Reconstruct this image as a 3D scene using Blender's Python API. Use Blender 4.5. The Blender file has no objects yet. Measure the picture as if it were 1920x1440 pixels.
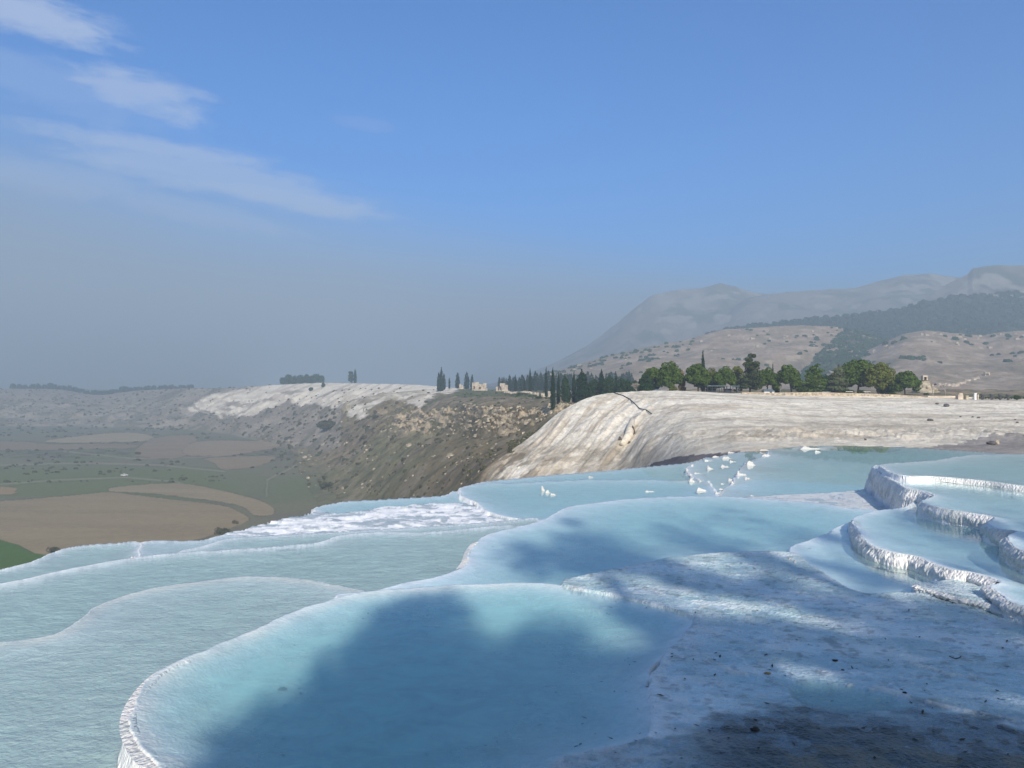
import bpy, math, random
import numpy as np
random.seed(7); RNG = np.random.default_rng(7)
R = math.radians
F = 1423.0          # focal length in photograph pixels (1920 wide)
HZ = 722.0          # row of the eye-level horizon
ZE = 70.0           # height of the eye above the valley datum
sc = bpy.context.scene
# ------------------------------------------------------------------ camera, sky, sun, exposure
cam_d = bpy.data.cameras.new('camera'); cam = bpy.data.objects.new('camera', cam_d)
sc.collection.objects.link(cam); sc.camera = cam
cam.location = (0, 0, ZE); cam.rotation_euler = (R(90), 0, 0)
cam_d.sensor_width = 36; cam_d.lens = 36 * F / 1920; cam_d.shift_y = 2 / 1920
cam_d.clip_start = 0.1; cam_d.clip_end = 30000
SUN_AZ, SUN_EL = R(171.2), R(30)          # azimuth from +Y towards +X
S = np.array([math.sin(SUN_AZ) * math.cos(SUN_EL), math.cos(SUN_AZ) * math.cos(SUN_EL), math.sin(SUN_EL)])
sd_ = bpy.data.lights.new('sun', 'SUN'); sun = bpy.data.objects.new('sun', sd_); sc.collection.objects.link(sun)
sd_.energy = 5.0; sd_.angle = R(1.0); sd_.color = (1.0, 0.93, 0.83)
from mathutils import Vector
sun.rotation_euler = Vector(S).to_track_quat('Z', 'Y').to_euler(); sun.location = (20, -40, ZE + 60)
sc.view_settings.view_transform = 'Standard'; sc.view_settings.look = 'None'
sc.view_settings.exposure = 0.55; sc.view_settings.gamma = 1.0
sc.cycles.use_denoising = True
sc.cycles.max_bounces = 6; sc.cycles.transparent_max_bounces = 12; sc.cycles.volume_bounces = 1
sc.cycles.diffuse_bounces = 3; sc.cycles.glossy_bounces = 3

world = bpy.data.worlds.new('World'); sc.world = world; world.use_nodes = True
wn, wl = world.node_tree.nodes, world.node_tree.links; wn.clear()
class G:
    """tiny node helper"""
    def __init__(s, tree): s.n, s.l = tree.nodes, tree.links
    def put(s, sock, v):
        if isinstance(v, bpy.types.NodeSocket): s.l.new(v, sock)
        else: sock.default_value = v
    def m(s, op, a, b=0.0, c=0.0, clamp=False):
        n = s.n.new('ShaderNodeMath'); n.operation = op; n.use_clamp = clamp
        s.put(n.inputs[0], a); s.put(n.inputs[1], b); s.put(n.inputs[2], c); return n.outputs[0]
    def mix(s, f, a, b, mode='MIX'):
        n = s.n.new('ShaderNodeMix'); n.data_type = 'RGBA'; n.blend_type = mode
        s.put(n.inputs[0], f); s.put(n.inputs[6], a); s.put(n.inputs[7], b); return n.outputs[2]
    def noise(s, vec, scale, detail=5, rough=0.55, dist=0.0, kind='Fac'):
        n = s.n.new('ShaderNodeTexNoise'); s.put(n.inputs['Vector'], vec)
        n.inputs['Scale'].default_value = scale; n.inputs['Detail'].default_value = detail
        n.inputs['Roughness'].default_value = rough; n.inputs['Distortion'].default_value = dist
        return n.outputs[kind]
    def vor(s, vec, scale, feat='F1'):
        n = s.n.new('ShaderNodeTexVoronoi'); n.feature = feat; s.put(n.inputs['Vector'], vec)
        n.inputs['Scale'].default_value = scale; return n.outputs['Distance']
    def scale(s, vec, v):
        n = s.n.new('ShaderNodeMapping'); s.put(n.inputs[0], vec); n.inputs['Scale'].default_value = v; return n.outputs[0]
    def ramp(s, f, a, b):
        n = s.n.new('ShaderNodeMapRange'); n.interpolation_type = 'SMOOTHSTEP'
        s.put(n.inputs[0], f); n.inputs[1].default_value = a; n.inputs[2].default_value = b; return n.outputs[0]
    def geo(s): return s.n.new('ShaderNodeNewGeometry').outputs['Position']
    def attr(s, name, out='Color'):
        n = s.n.new('ShaderNodeAttribute'); n.attribute_name = name; return n.outputs[out]
    def bump(s, h, strength, dist, normal=None):
        n = s.n.new('ShaderNodeBump'); n.inputs['Strength'].default_value = strength
        n.inputs['Distance'].default_value = dist; s.put(n.inputs['Height'], h)
        if normal is not None: s.put(n.inputs['Normal'], normal)
        return n.outputs[0]
g = G(world.node_tree)
sky = wn.new('ShaderNodeTexSky'); sky.sky_type = 'NISHITA'; sky.sun_disc = False
sky.sun_elevation = SUN_EL; sky.sun_rotation = SUN_AZ; sky.altitude = 300
sky.air_density = 1.0; sky.dust_density = 0.4; sky.ozone_density = 3.0
tc = wn.new('ShaderNodeTexCoord').outputs['Generated']
sep = wn.new('ShaderNodeSeparateXYZ'); wl.new(tc, sep.inputs[0])
az = g.m('ARCTAN2', sep.outputs[0], sep.outputs[1]); el = g.m('ARCSINE', sep.outputs[2])
comb = wn.new('ShaderNodeCombineXYZ'); wl.new(az, comb.inputs[0]); wl.new(g.m('ADD', el, g.m('MULTIPLY', az, 0.04)), comb.inputs[1])
ae = comb.outputs[0]
skyc = g.mix(1.0, sky.outputs[0], (0.02, 0.80, 1.56, 1), 'MULTIPLY')
# far haze bank: thicker and higher to the left
topline = g.m('SUBTRACT', 0.23, g.m('MULTIPLY', az, 0.20))
hz = g.m('SUBTRACT', 1.0, g.m('DIVIDE', el, topline), clamp=True)
hz = g.m('ADD', hz, g.m('MULTIPLY', g.m('SUBTRACT', g.noise(g.scale(ae, (2, 6, 1)), 1.5, 4, 0.5), 0.5), g.m('MULTIPLY', hz, 0.5)), clamp=True)
hz = g.ramp(hz, 0.0, 0.66)
skyc = g.mix(g.m('MULTIPLY', hz, 0.85), skyc, (3.1, 3.65, 4.2, 1))
def pxaz(px): return math.atan((px - 960) / F)
def pyel(px, py): return math.atan((HZ - py) / math.hypot(px - 960, F))
streak = g.noise(g.scale(ae, (3.2, 15, 1)), 1.8, 7, 0.60, 0.5)
fine = g.noise(g.scale(ae, (8, 22, 1)), 3.2, 6, 0.65, 0.3)
def patch(px, py, wx, wy, slope, amp, hard=0.0):
    a0, e0 = pxaz(px), pyel(px, py)
    da = g.m('SUBTRACT', az, a0)
    de = g.m('SUBTRACT', g.m('SUBTRACT', el, e0), g.m('MULTIPLY', da, slope))
    q = g.m('ADD', g.m('POWER', g.m('ABSOLUTE', g.m('DIVIDE', da, wx / F)), 2.4), g.m('POWER', g.m('ABSOLUTE', g.m('DIVIDE', de, wy / F)), 2.0))
    mk = g.m('EXPONENT', g.m('MULTIPLY', q, -1.0))
    nz = g.m('ADD', g.m('MULTIPLY', streak, 0.75), g.m('MULTIPLY', fine, 0.75))
    v = g.m('SUBTRACT', g.m('ADD', mk, g.m('MULTIPLY', nz, 1.5)), 1.30)
    return g.m('MULTIPLY', g.m('MULTIPLY', g.ramp(v, 0.0, 0.75), amp), g.ramp(mk, 0.0, 0.35))
cl = None
for p in [(262, 178, 120, 38, -0.10, .46), (90, 150, 230, 44, -0.14, .18), (30, 20, 150, 36, -0.08, .55),
          (270, 275, 240, 18, -0.03, .42), (390, 325, 270, 38, -0.12, .38), (540, 372, 190, 22, -0.13, .44),
          (60, 330, 200, 30, -0.02, .22), (380, 400, 200, 26, -0.14, .20), (680, 232, 60, 14, -0.1, .10)]:
    v = patch(*p); cl = v if cl is None else g.m('MAXIMUM', cl, v)
skyc = g.mix(cl, skyc, (6.6, 7.2, 8.6, 1))
bg = wn.new('ShaderNodeBackground'); wl.new(skyc, bg.inputs[0]); bg.inputs[1].default_value = 0.08
wo = wn.new('ShaderNodeOutputWorld'); wl.new(bg.outputs[0], wo.inputs[0])

# ------------------------------------------------------------------ helpers
def sm(x, a, b):
    t = np.clip((np.asarray(x, float) - a) / (b - a), 0, 1); return t * t * (3 - 2 * t)
def vnoise(x, y, seed=0):
    xi = np.floor(x).astype(np.int64); yi = np.floor(y).astype(np.int64); xf = x - xi; yf = y - yi
    u = xf * xf * xf * (xf * (xf * 6 - 15) + 10); v = yf * yf * yf * (yf * (yf * 6 - 15) + 10)
    def h(a, b):
        n = (a * 374761393 + b * 668265263 + seed * 974711) & 0xffffffff
        n = ((n ^ (n >> 13)) * 1274126177) & 0xffffffff
        n = (n ^ (n >> 16)) & 0xffffffff
        return n / 4294967295.0 * 2 - 1
    return (h(xi, yi) * (1 - u) + h(xi + 1, yi) * u) * (1 - v) + (h(xi, yi + 1) * (1 - u) + h(xi + 1, yi + 1) * u) * v
def fbm(x, y, oct=5, seed=0, gain=0.5, lac=2.03):
    a, s, t = 1.0, 0.0, 0.0
    for o in range(oct):
        s = s + a * vnoise(x + 17.3 * o, y - 9.1 * o, seed + o); t += a; a *= gain; x = x * lac; y = y * lac
    return s / t
def ridged(x, y, oct=5, seed=0, gain=0.5):
    a, s, t = 1.0, 0.0, 0.0
    for o in range(oct):
        s = s + a * (1 - 2 * np.abs(vnoise(x + 31.7 * o, y + 5.1 * o, seed + o))); t += a; a *= gain; x = x * 2.1; y = y * 2.1
    return s / t
def W(px, py, D): return ((px - 960) / F * D, D, ZE - (py - HZ) / F * D)
def inpoly(px, py, poly):
    px = np.asarray(px, float); py = np.asarray(py, float); c = np.zeros(np.broadcast(px, py).shape, bool); n = len(poly)
    for i in range(n):
        x1, y1 = poly[i]; x2, y2 = poly[(i + 1) % n]
        if y1 == y2: continue
        c ^= ((y1 > py) != (y2 > py)) & (px < (x2 - x1) * (py - y1) / (y2 - y1) + x1)
    return c
def segdist(X, Y, poly, closed=True):
    d = np.full(np.broadcast(X, Y).shape, 1e9); n = len(poly)
    for i in range(n if closed else n - 1):
        x1, y1 = poly[i]; x2, y2 = poly[(i + 1) % n]; dx, dy = x2 - x1, y2 - y1
        L = dx * dx + dy * dy + 1e-12
        t = np.clip(((X - x1) * dx + (Y - y1) * dy) / L, 0, 1)
        d = np.minimum(d, (X - x1 - t * dx) ** 2 + (Y - y1 - t * dy) ** 2)
    return np.sqrt(d)
def catmull(pts, n=6, closed=True):
    P = np.array(pts, float); out = []; N = len(P)
    for i in range(N if closed else N - 1):
        p0, p1, p2, p3 = (P[(i - 1) % N], P[i], P[(i + 1) % N], P[(i + 2) % N]) if closed else (P[max(i - 1, 0)], P[i], P[i + 1], P[min(i + 2, N - 1)])
        for k in range(n):
            t = k / n
            out.append(0.5 * ((2 * p1) + (-p0 + p2) * t + (2 * p0 - 5 * p1 + 4 * p2 - p3) * t * t + (-p0 + 3 * p1 - 3 * p2 + p3) * t ** 3))
    if not closed: out.append(P[-1])
    return [tuple(q) for q in out]
def mesh(name, V, Fc, mat=None, cols=None, smooth=True, parent=None, kind=None, floats=None, mats=None, link=True):
    """V (n,3); Fc (m,3|4) int array"""
    V = np.asarray(V, np.float32); Fc = np.asarray(Fc, np.int32); me = bpy.data.meshes.new(name)
    k = Fc.shape[1]; me.vertices.add(len(V)); me.vertices.foreach_set('co', V.ravel())
    me.loops.add(Fc.size); me.loops.foreach_set('vertex_index', Fc.ravel())
    me.polygons.add(len(Fc)); me.polygons.foreach_set('loop_start', np.arange(0, Fc.size, k, dtype=np.int32))
    me.polygons.foreach_set('loop_total', np.full(len(Fc), k, np.int32))
    me.polygons.foreach_set('use_smooth', np.full(len(Fc), smooth))
    me.update(calc_edges=True)
    if cols is not None:
        a = me.color_attributes.new('base', 'FLOAT_COLOR', 'POINT')
        c = np.ones((len(V), 4), np.float32); c[:, :cols.shape[1]] = cols; a.data.foreach_set('color', c.ravel())
    for k_, v in (floats or {}).items():
        a = me.attributes.new(k_, 'FLOAT', 'POINT'); a.data.foreach_set('value', np.asarray(v, np.float32).ravel())
    if mat: me.materials.append(mat)
    o = bpy.data.objects.new(name, me)
    if link: sc.collection.objects.link(o)
    if parent: o.parent = parent
    if kind: o['kind'] = kind
    return o
def gridfaces(nr, nc, mask=None):
    i = np.arange(nr * nc).reshape(nr, nc)
    q = np.stack([i[:-1, :-1], i[:-1, 1:], i[1:, 1:], i[1:, :-1]], -1)
    if mask is not None: q = q[mask]
    return q.reshape(-1, 4)
def submesh(name, V, Fc, mat, cols, kind='structure', floats=None):
    u, inv = np.unique(Fc.ravel(), return_inverse=True)
    return mesh(name, V[u], inv.reshape(Fc.shape), mat, cols[u] if cols is not None else None, kind=kind,
                floats={k: v.ravel()[u] for k, v in (floats or {}).items()})
def tag(o, label, cat, group=None, kind=None):
    o['label'] = label; o['category'] = cat
    if group: o['group'] = group
    if kind: o['kind'] = kind
    return o
def empty(name, loc, rz=0.0):
    o = bpy.data.objects.new(name, None); sc.collection.objects.link(o); o.location = loc; o.rotation_euler = (0, 0, rz)
    o.empty_display_size = 0.5; return o
class MB:
    def __init__(s): s.V = []; s.F = []; s.n = 0
    def add(s, V, Fq):
        V = np.asarray(V, float); Fq = np.asarray(Fq, int)
        if Fq.shape[1] == 3: Fq = np.concatenate([Fq, Fq[:, 2:3]], 1)
        s.V.append(V); s.F.append(Fq + s.n); s.n += len(V)
    def box(s, c, d, rz=0.0, taper=1.0, jit=0.0):
        x, y, z = d[0] / 2, d[1] / 2, d[2] / 2
        v = np.array([[-x, -y, -z], [x, -y, -z], [x, y, -z], [-x, y, -z], [-x * taper, -y * taper, z], [x * taper, -y * taper, z], [x * taper, y * taper, z], [-x * taper, y * taper, z]])
        if jit: v = v + RNG.uniform(-jit, jit, v.shape)
        c_, s_ = math.cos(rz), math.sin(rz); v[:, :2] = v[:, :2] @ np.array([[c_, s_], [-s_, c_]])
        s.add(v + np.array(c), [[0, 3, 2, 1], [4, 5, 6, 7], [0, 1, 5, 4], [1, 2, 6, 5], [2, 3, 7, 6], [3, 0, 4, 7]])
    def tube(s, pts, rad, n=7, cap=True):
        P = np.array(pts, float); m = len(P); rad = np.broadcast_to(np.array(rad, float), (m,)) if np.ndim(rad) == 0 else np.array(rad, float)
        T = np.gradient(P, axis=0); T /= np.linalg.norm(T, axis=1)[:, None] + 1e-9
        up = np.array([0, 0, 1.0]) if abs(T[0, 2]) < .9 else np.array([1.0, 0, 0]); V = []
        for i in range(m):
            a = np.cross(T[i], up); a /= np.linalg.norm(a) + 1e-9; b = np.cross(a, T[i])
            th = np.arange(n) / n * 2 * math.pi
            V.append(P[i] + rad[i] * (np.cos(th)[:, None] * a + np.sin(th)[:, None] * b))
        V = np.concatenate(V); fq = []
        for i in range(m - 1):
            for j in range(n): k = (j + 1) % n; fq.append([i * n + j, i * n + k, (i + 1) * n + k, (i + 1) * n + j])
        if cap:
            V = np.vstack([V, P[0], P[-1]])
            for j in range(n): k = (j + 1) % n; fq.append([m * n, k, j, j]); fq.append([m * n + 1, (m - 1) * n + j, (m - 1) * n + k, (m - 1) * n + k])
        s.add(V, fq)
    def rev(s, c, prof, n=14):
        V = []; m = len(prof)
        for r, z in prof:
            th = np.arange(n) / n * 2 * math.pi; V.append(np.stack([c[0] + r * np.cos(th), c[1] + r * np.sin(th), np.full(n, c[2] + z)], 1))
        V = np.concatenate(V); fq = []
        for i in range(m - 1):
            for j in range(n): k = (j + 1) % n; fq.append([i * n + j, i * n + k, (i + 1) * n + k, (i + 1) * n + j])
        s.add(V, fq)
    def blob(s, c, r, seed=0, rough=.3, nu=10, nv=7):
        u = np.arange(nu) / nu * 2 * math.pi; v = np.linspace(-.5, .5, nv) * math.pi
        U, Vv = np.meshgrid(u, v); x = np.cos(Vv) * np.cos(U); y = np.cos(Vv) * np.sin(U); z = np.sin(Vv)
        k = 1 + rough * fbm(x * 1.3 + seed * 3.1 + z, y * 1.3 + z * 1.7 + seed, 3, seed)
        r = np.array(r) if np.ndim(r) else np.array([r, r, r])
        V = np.stack([c[0] + x * k * r[0], c[1] + y * k * r[1], c[2] + z * k * r[2]], -1).reshape(-1, 3); fq = []
        for i in range(nv - 1):
            for j in range(nu): kk = (j + 1) % nu; fq.append([i * nu + j, i * nu + kk, (i + 1) * nu + kk, (i + 1) * nu + j])
        s.add(V, fq)
    def build(s, name, mat, parent=None, smooth=False, kind=None):
        V = np.concatenate(s.V); Fq = np.concatenate(s.F); me = bpy.data.meshes.new(name)
        fl = [[int(a) for a in f] if f[2] != f[3] else [int(a) for a in f[:3]] for f in Fq]
        me.from_pydata(V.tolist(), [], fl); me.update()
        if smooth: me.polygons.foreach_set('use_smooth', [True] * len(me.polygons))
        me.materials.append(mat); o = bpy.data.objects.new(name, me); sc.collection.objects.link(o)
        if parent: o.parent = parent
        if kind: o['kind'] = kind
        return o

# ------------------------------------------------------------------ materials
def mat_new(name):
    m = bpy.data.materials.new(name); m.use_nodes = True; m.node_tree.nodes.clear(); return m, G(m.node_tree)
def finish(m, gg, shader): o = gg.n.new('ShaderNodeOutputMaterial'); gg.l.new(shader, o.inputs[0]); return m
def principled(gg, col, rough=0.7, normal=None, spec=0.4):
    p = gg.n.new('ShaderNodeBsdfPrincipled'); gg.put(p.inputs['Base Color'], col); gg.put(p.inputs['Roughness'], rough)
    p.inputs['Specular IOR Level'].default_value = spec
    if normal is not None: gg.put(p.inputs['Normal'], normal)
    return p.outputs[0]
def simple(name, col, rough=0.8, var=0.35, sc_=2.0, bump=0.0, bd=0.05, spec=.3):
    m, q = mat_new(name); pos = q.n.new('ShaderNodeTexCoord').outputs['Object']
    n = q.noise(pos, sc_, 6, .6)
    dark = tuple(c * (1 - var) for c in col) + (1,); light = tuple(min(c * (1 + var), 1) for c in col) + (1,)
    c = q.mix(q.ramp(n, .3, .7), dark, light)
    nm = q.bump(n, bump, bd) if bump else None
    return finish(m, q, principled(q, c, rough, nm, spec))
# foreground travertine (attributes: base colour, wet amount in alpha)
def mat_terrace():
    m, q = mat_new('travertine'); pos = q.geo(); base = q.attr('base'); wet = q.attr('wet', 'Fac'); rocky = q.attr('crust', 'Fac')
    n1 = q.noise(pos, 2.2, 7, .62); n2 = q.noise(pos, 14, 6, .65, .4); n3 = q.noise(pos, 60, 4, .6)
    v = q.vor(q.scale(pos, (1, 1, .35)), 26, 'SMOOTH_F1')
    mot = q.m('ADD', q.m('MULTIPLY', n1, .5), q.m('ADD', q.m('MULTIPLY', n2, .35), q.m('MULTIPLY', n3, .15)))
    c = q.mix(q.ramp(mot, .34, .62), q.mix(1.0, base, (.80, .80, .80, 1), 'MULTIPLY'), base)
    h = q.m('ADD', q.m('MULTIPLY', n2, .6), q.m('ADD', q.m('MULTIPLY', v, .9), q.m('MULTIPLY', n3, .25)))
    b = q.n.new('ShaderNodeBump'); b.inputs['Distance'].default_value = .05; q.put(b.inputs['Height'], h); q.put(b.inputs['Strength'], q.m('ADD', q.m('MULTIPLY', rocky, .55), .12))
    return finish(m, q, principled(q, c, q.m('SUBTRACT', .75, q.m('MULTIPLY', wet, .5)), b.outputs[0], .45))
def mat_water(name, ripple, rs, stretch=(1, 1.0, 1), rough=.03, dens=1.0, bd=.05, pale=(.23, .57, .55), rip=0):
    m, q = mat_new(name); pos = q.geo(); d = q.attr('depth', 'Fac')
    nf = q.noise(q.scale(pos, stretch), rs, 4, .6, .6); nf2 = q.noise(q.scale(pos, stretch), rs * .28, 3, .5, .3)
    big = q.noise(pos, .5, 5, .6)
    h = q.m('ADD', q.m('MULTIPLY', nf, .6), q.m('MULTIPLY', nf2, .8)); nm = q.bump(h, ripple, bd)
    f = q.m('SUBTRACT', 1.0, q.m('EXPONENT', q.m('MULTIPLY', d, -3.4 * dens)))
    f = q.m('ADD', f, q.m('MULTIPLY', q.m('SUBTRACT', big, .5), .12), clamp=True)
    mt = q.noise(q.scale(pos, (1, 1.6, 1)), 1.7, 7, .68, .6); f = q.m('ADD', f, q.m('MULTIPLY', q.m('SUBTRACT', mt, .5), .55), clamp=True)
    tint = q.mix(f, (.96, .985, .99, 1), tuple(.45 + c * .63 for c in pale) + (1,))
    dif = q.mix(f, (.68, .75, .73, 1), pale + (1,))
    tr = q.n.new('ShaderNodeBsdfTransparent'); q.put(tr.inputs[0], tint)
    df = q.n.new('ShaderNodeBsdfDiffuse'); dif = q.mix(q.ramp(mt, .36, .66), q.mix(1.0, dif, (.80, .84, .86, 1), 'MULTIPLY'), dif); q.put(df.inputs[0], dif)
    if rip: q.put(df.inputs['Normal'], nm)
    ms = q.n.new('ShaderNodeMixShader'); q.put(ms.inputs[0], q.m('MULTIPLY', f, .9 if rip else .68)); q.l.new(tr.outputs[0], ms.inputs[1]); q.l.new(df.outputs[0], ms.inputs[2])
    gl = q.n.new('ShaderNodeBsdfGlossy'); gl.inputs['Roughness'].default_value = rough; gl.inputs[0].default_value = (1, 1, 1, 1); q.put(gl.inputs['Normal'], nm)
    fr = q.n.new('ShaderNodeFresnel'); bf = q.n.new('ShaderNodeNewGeometry').outputs['Backfacing']; q.put(fr.inputs[0], q.m('SUBTRACT', 1.33, q.m('MULTIPLY', bf, 1.33 - 1 / 1.33))); q.put(fr.inputs['Normal'], nm)
    m2 = q.n.new('ShaderNodeMixShader'); q.l.new(fr.outputs[0], m2.inputs[0]); q.l.new(ms.outputs[0], m2.inputs[1]); q.l.new(gl.outputs[0], m2.inputs[2])
    return finish(m, q, m2.outputs[0])
def mat_land():
    """mid and far ground: base colour attribute, patches and bump at several sizes"""
    m, q = mat_new('land'); pos = q.geo(); base = q.attr('base'); rough = q.attr('crust', 'Fac')
    n0 = q.noise(pos, .05, 6, .6); n1 = q.noise(pos, .35, 7, .65); n2 = q.noise(pos, 1.6, 6, .65, .5)
    n3 = q.noise(pos, 6.0, 5, .7, .8); mot = q.m('ADD', q.m('MULTIPLY', n1, .42), q.m('ADD', q.m('MULTIPLY', n2, .36), q.m('MULTIPLY', n3, .22)))
    lo = q.mix(1.0, base, (.62, .60, .56, 1), 'MULTIPLY'); hi = q.mix(1.0, base, (1.22, 1.20, 1.16, 1), 'MULTIPLY')
    c1 = q.mix(q.ramp(mot, .40, .60), lo, hi)
    c = q.mix(q.m('ADD', q.m('MULTIPLY', rough, .8), .12, clamp=True), base, c1)
    b = q.n.new('ShaderNodeBump'); b.inputs['Distance'].default_value = 1.2; q.put(b.inputs['Height'], mot); q.put(b.inputs['Strength'], q.m('ADD', q.m('MULTIPLY', rough, .75), .05))
    return finish(m, q, principled(q, c, .9, b.outputs[0], .15))
def mat_leaf(name, col, var=.45):
    m, q = mat_new(name); pos = q.n.new('ShaderNodeTexCoord').outputs['Object']
    n = q.noise(pos, .9, 4, .6); n2 = q.noise(pos, 5, 2, .5)
    k = q.m('ADD', q.m('MULTIPLY', n, .6), q.m('MULTIPLY', n2, .4))
    c = q.mix(q.ramp(k, .35, .65), tuple(c * (1 - var) for c in col) + (1,), tuple(c * (1 + var) for c in col) + (1,))
    d = q.n.new('ShaderNodeBsdfDiffuse'); q.put(d.inputs[0], c); t = q.n.new('ShaderNodeBsdfTranslucent'); q.put(t.inputs[0], c)
    ms = q.n.new('ShaderNodeMixShader'); ms.inputs[0].default_value = .22; q.l.new(d.outputs[0], ms.inputs[1]); q.l.new(t.outputs[0], ms.inputs[2])
    return finish(m, q, ms.outputs[0])
M = dict(terrace=mat_terrace(), land=mat_land(),
    water_calm=mat_water('water_calm', .10, 9), water_rip=mat_water('water_rippled', .85, 11, (.95, 1.25, 1), .03, bd=.10, pale=(.36, .55, .52), rip=1), water_far=mat_water('water_far', .008, 2.0, rough=.015, dens=.9),
    film=mat_water('water_film', .22, 22, rough=.10, dens=2.2),
    pine=mat_leaf('pine_needles', (.080, .125, .022)), pine_o=mat_leaf('pine_olive', (.13, .145, .030)), pine_d=mat_leaf('pine_dark', (.038, .075, .030)),
    cyp=mat_leaf('cypress_leaves', (.022, .045, .022)), greyg=mat_leaf('grey_green_leaves', (.11, .125, .065)), cedar=mat_leaf('cedar_needles', (.055, .070, .030)),
    autumn=mat_leaf('autumn_leaves', (.24, .16, .07)), bush=mat_leaf('bush_leaves', (.05, .075, .022)), scrub=mat_leaf('scrub', (.095, .095, .05)), drygrass=mat_leaf('dry_scrub', (.15, .125, .075)),
    bark=simple('bark', (.10, .075, .055), .9, .35, 3, .5, .05), pale_bark=simple('pale_bark', (.34, .30, .27), .9, .2, 3),
    stone=simple('wall_stone', (.42, .35, .26), .9, .45, 1.6, .8, .12), ruin=simple('ruin_stone', (.50, .42, .33), .9, .3, .7, .7, .2), rock=simple('rock', (.40, .34, .25), .9, .35, .8, .8, .2),
    darkrock=simple('dark_rock', (.09, .085, .09), .9, .35, 1.5, .6, .1), white=simple('white_paint', (.78, .78, .76), .5, .05, 2), dark=simple('dark_metal', (.03, .035, .045), .5, .2, 2),
    glass=simple('dark_glass', (.03, .04, .05), .1, .1, 2, spec=.8), tyre=simple('rubber', (.02, .02, .02), .8, .1, 2), leaf=simple('dead_leaf', (.045, .035, .025), .8, .4, 30), ochre=simple('ochre_leaf', (.35, .22, .06), .7, .3, 30),
    dirt=simple('dirt', (.17, .12, .07), .9, .3, 1), hedge=mat_leaf('hedge_leaves', (.035, .05, .018)), canvas=simple('canvas', (.10, .14, .17), .8, .2, 1))

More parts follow.
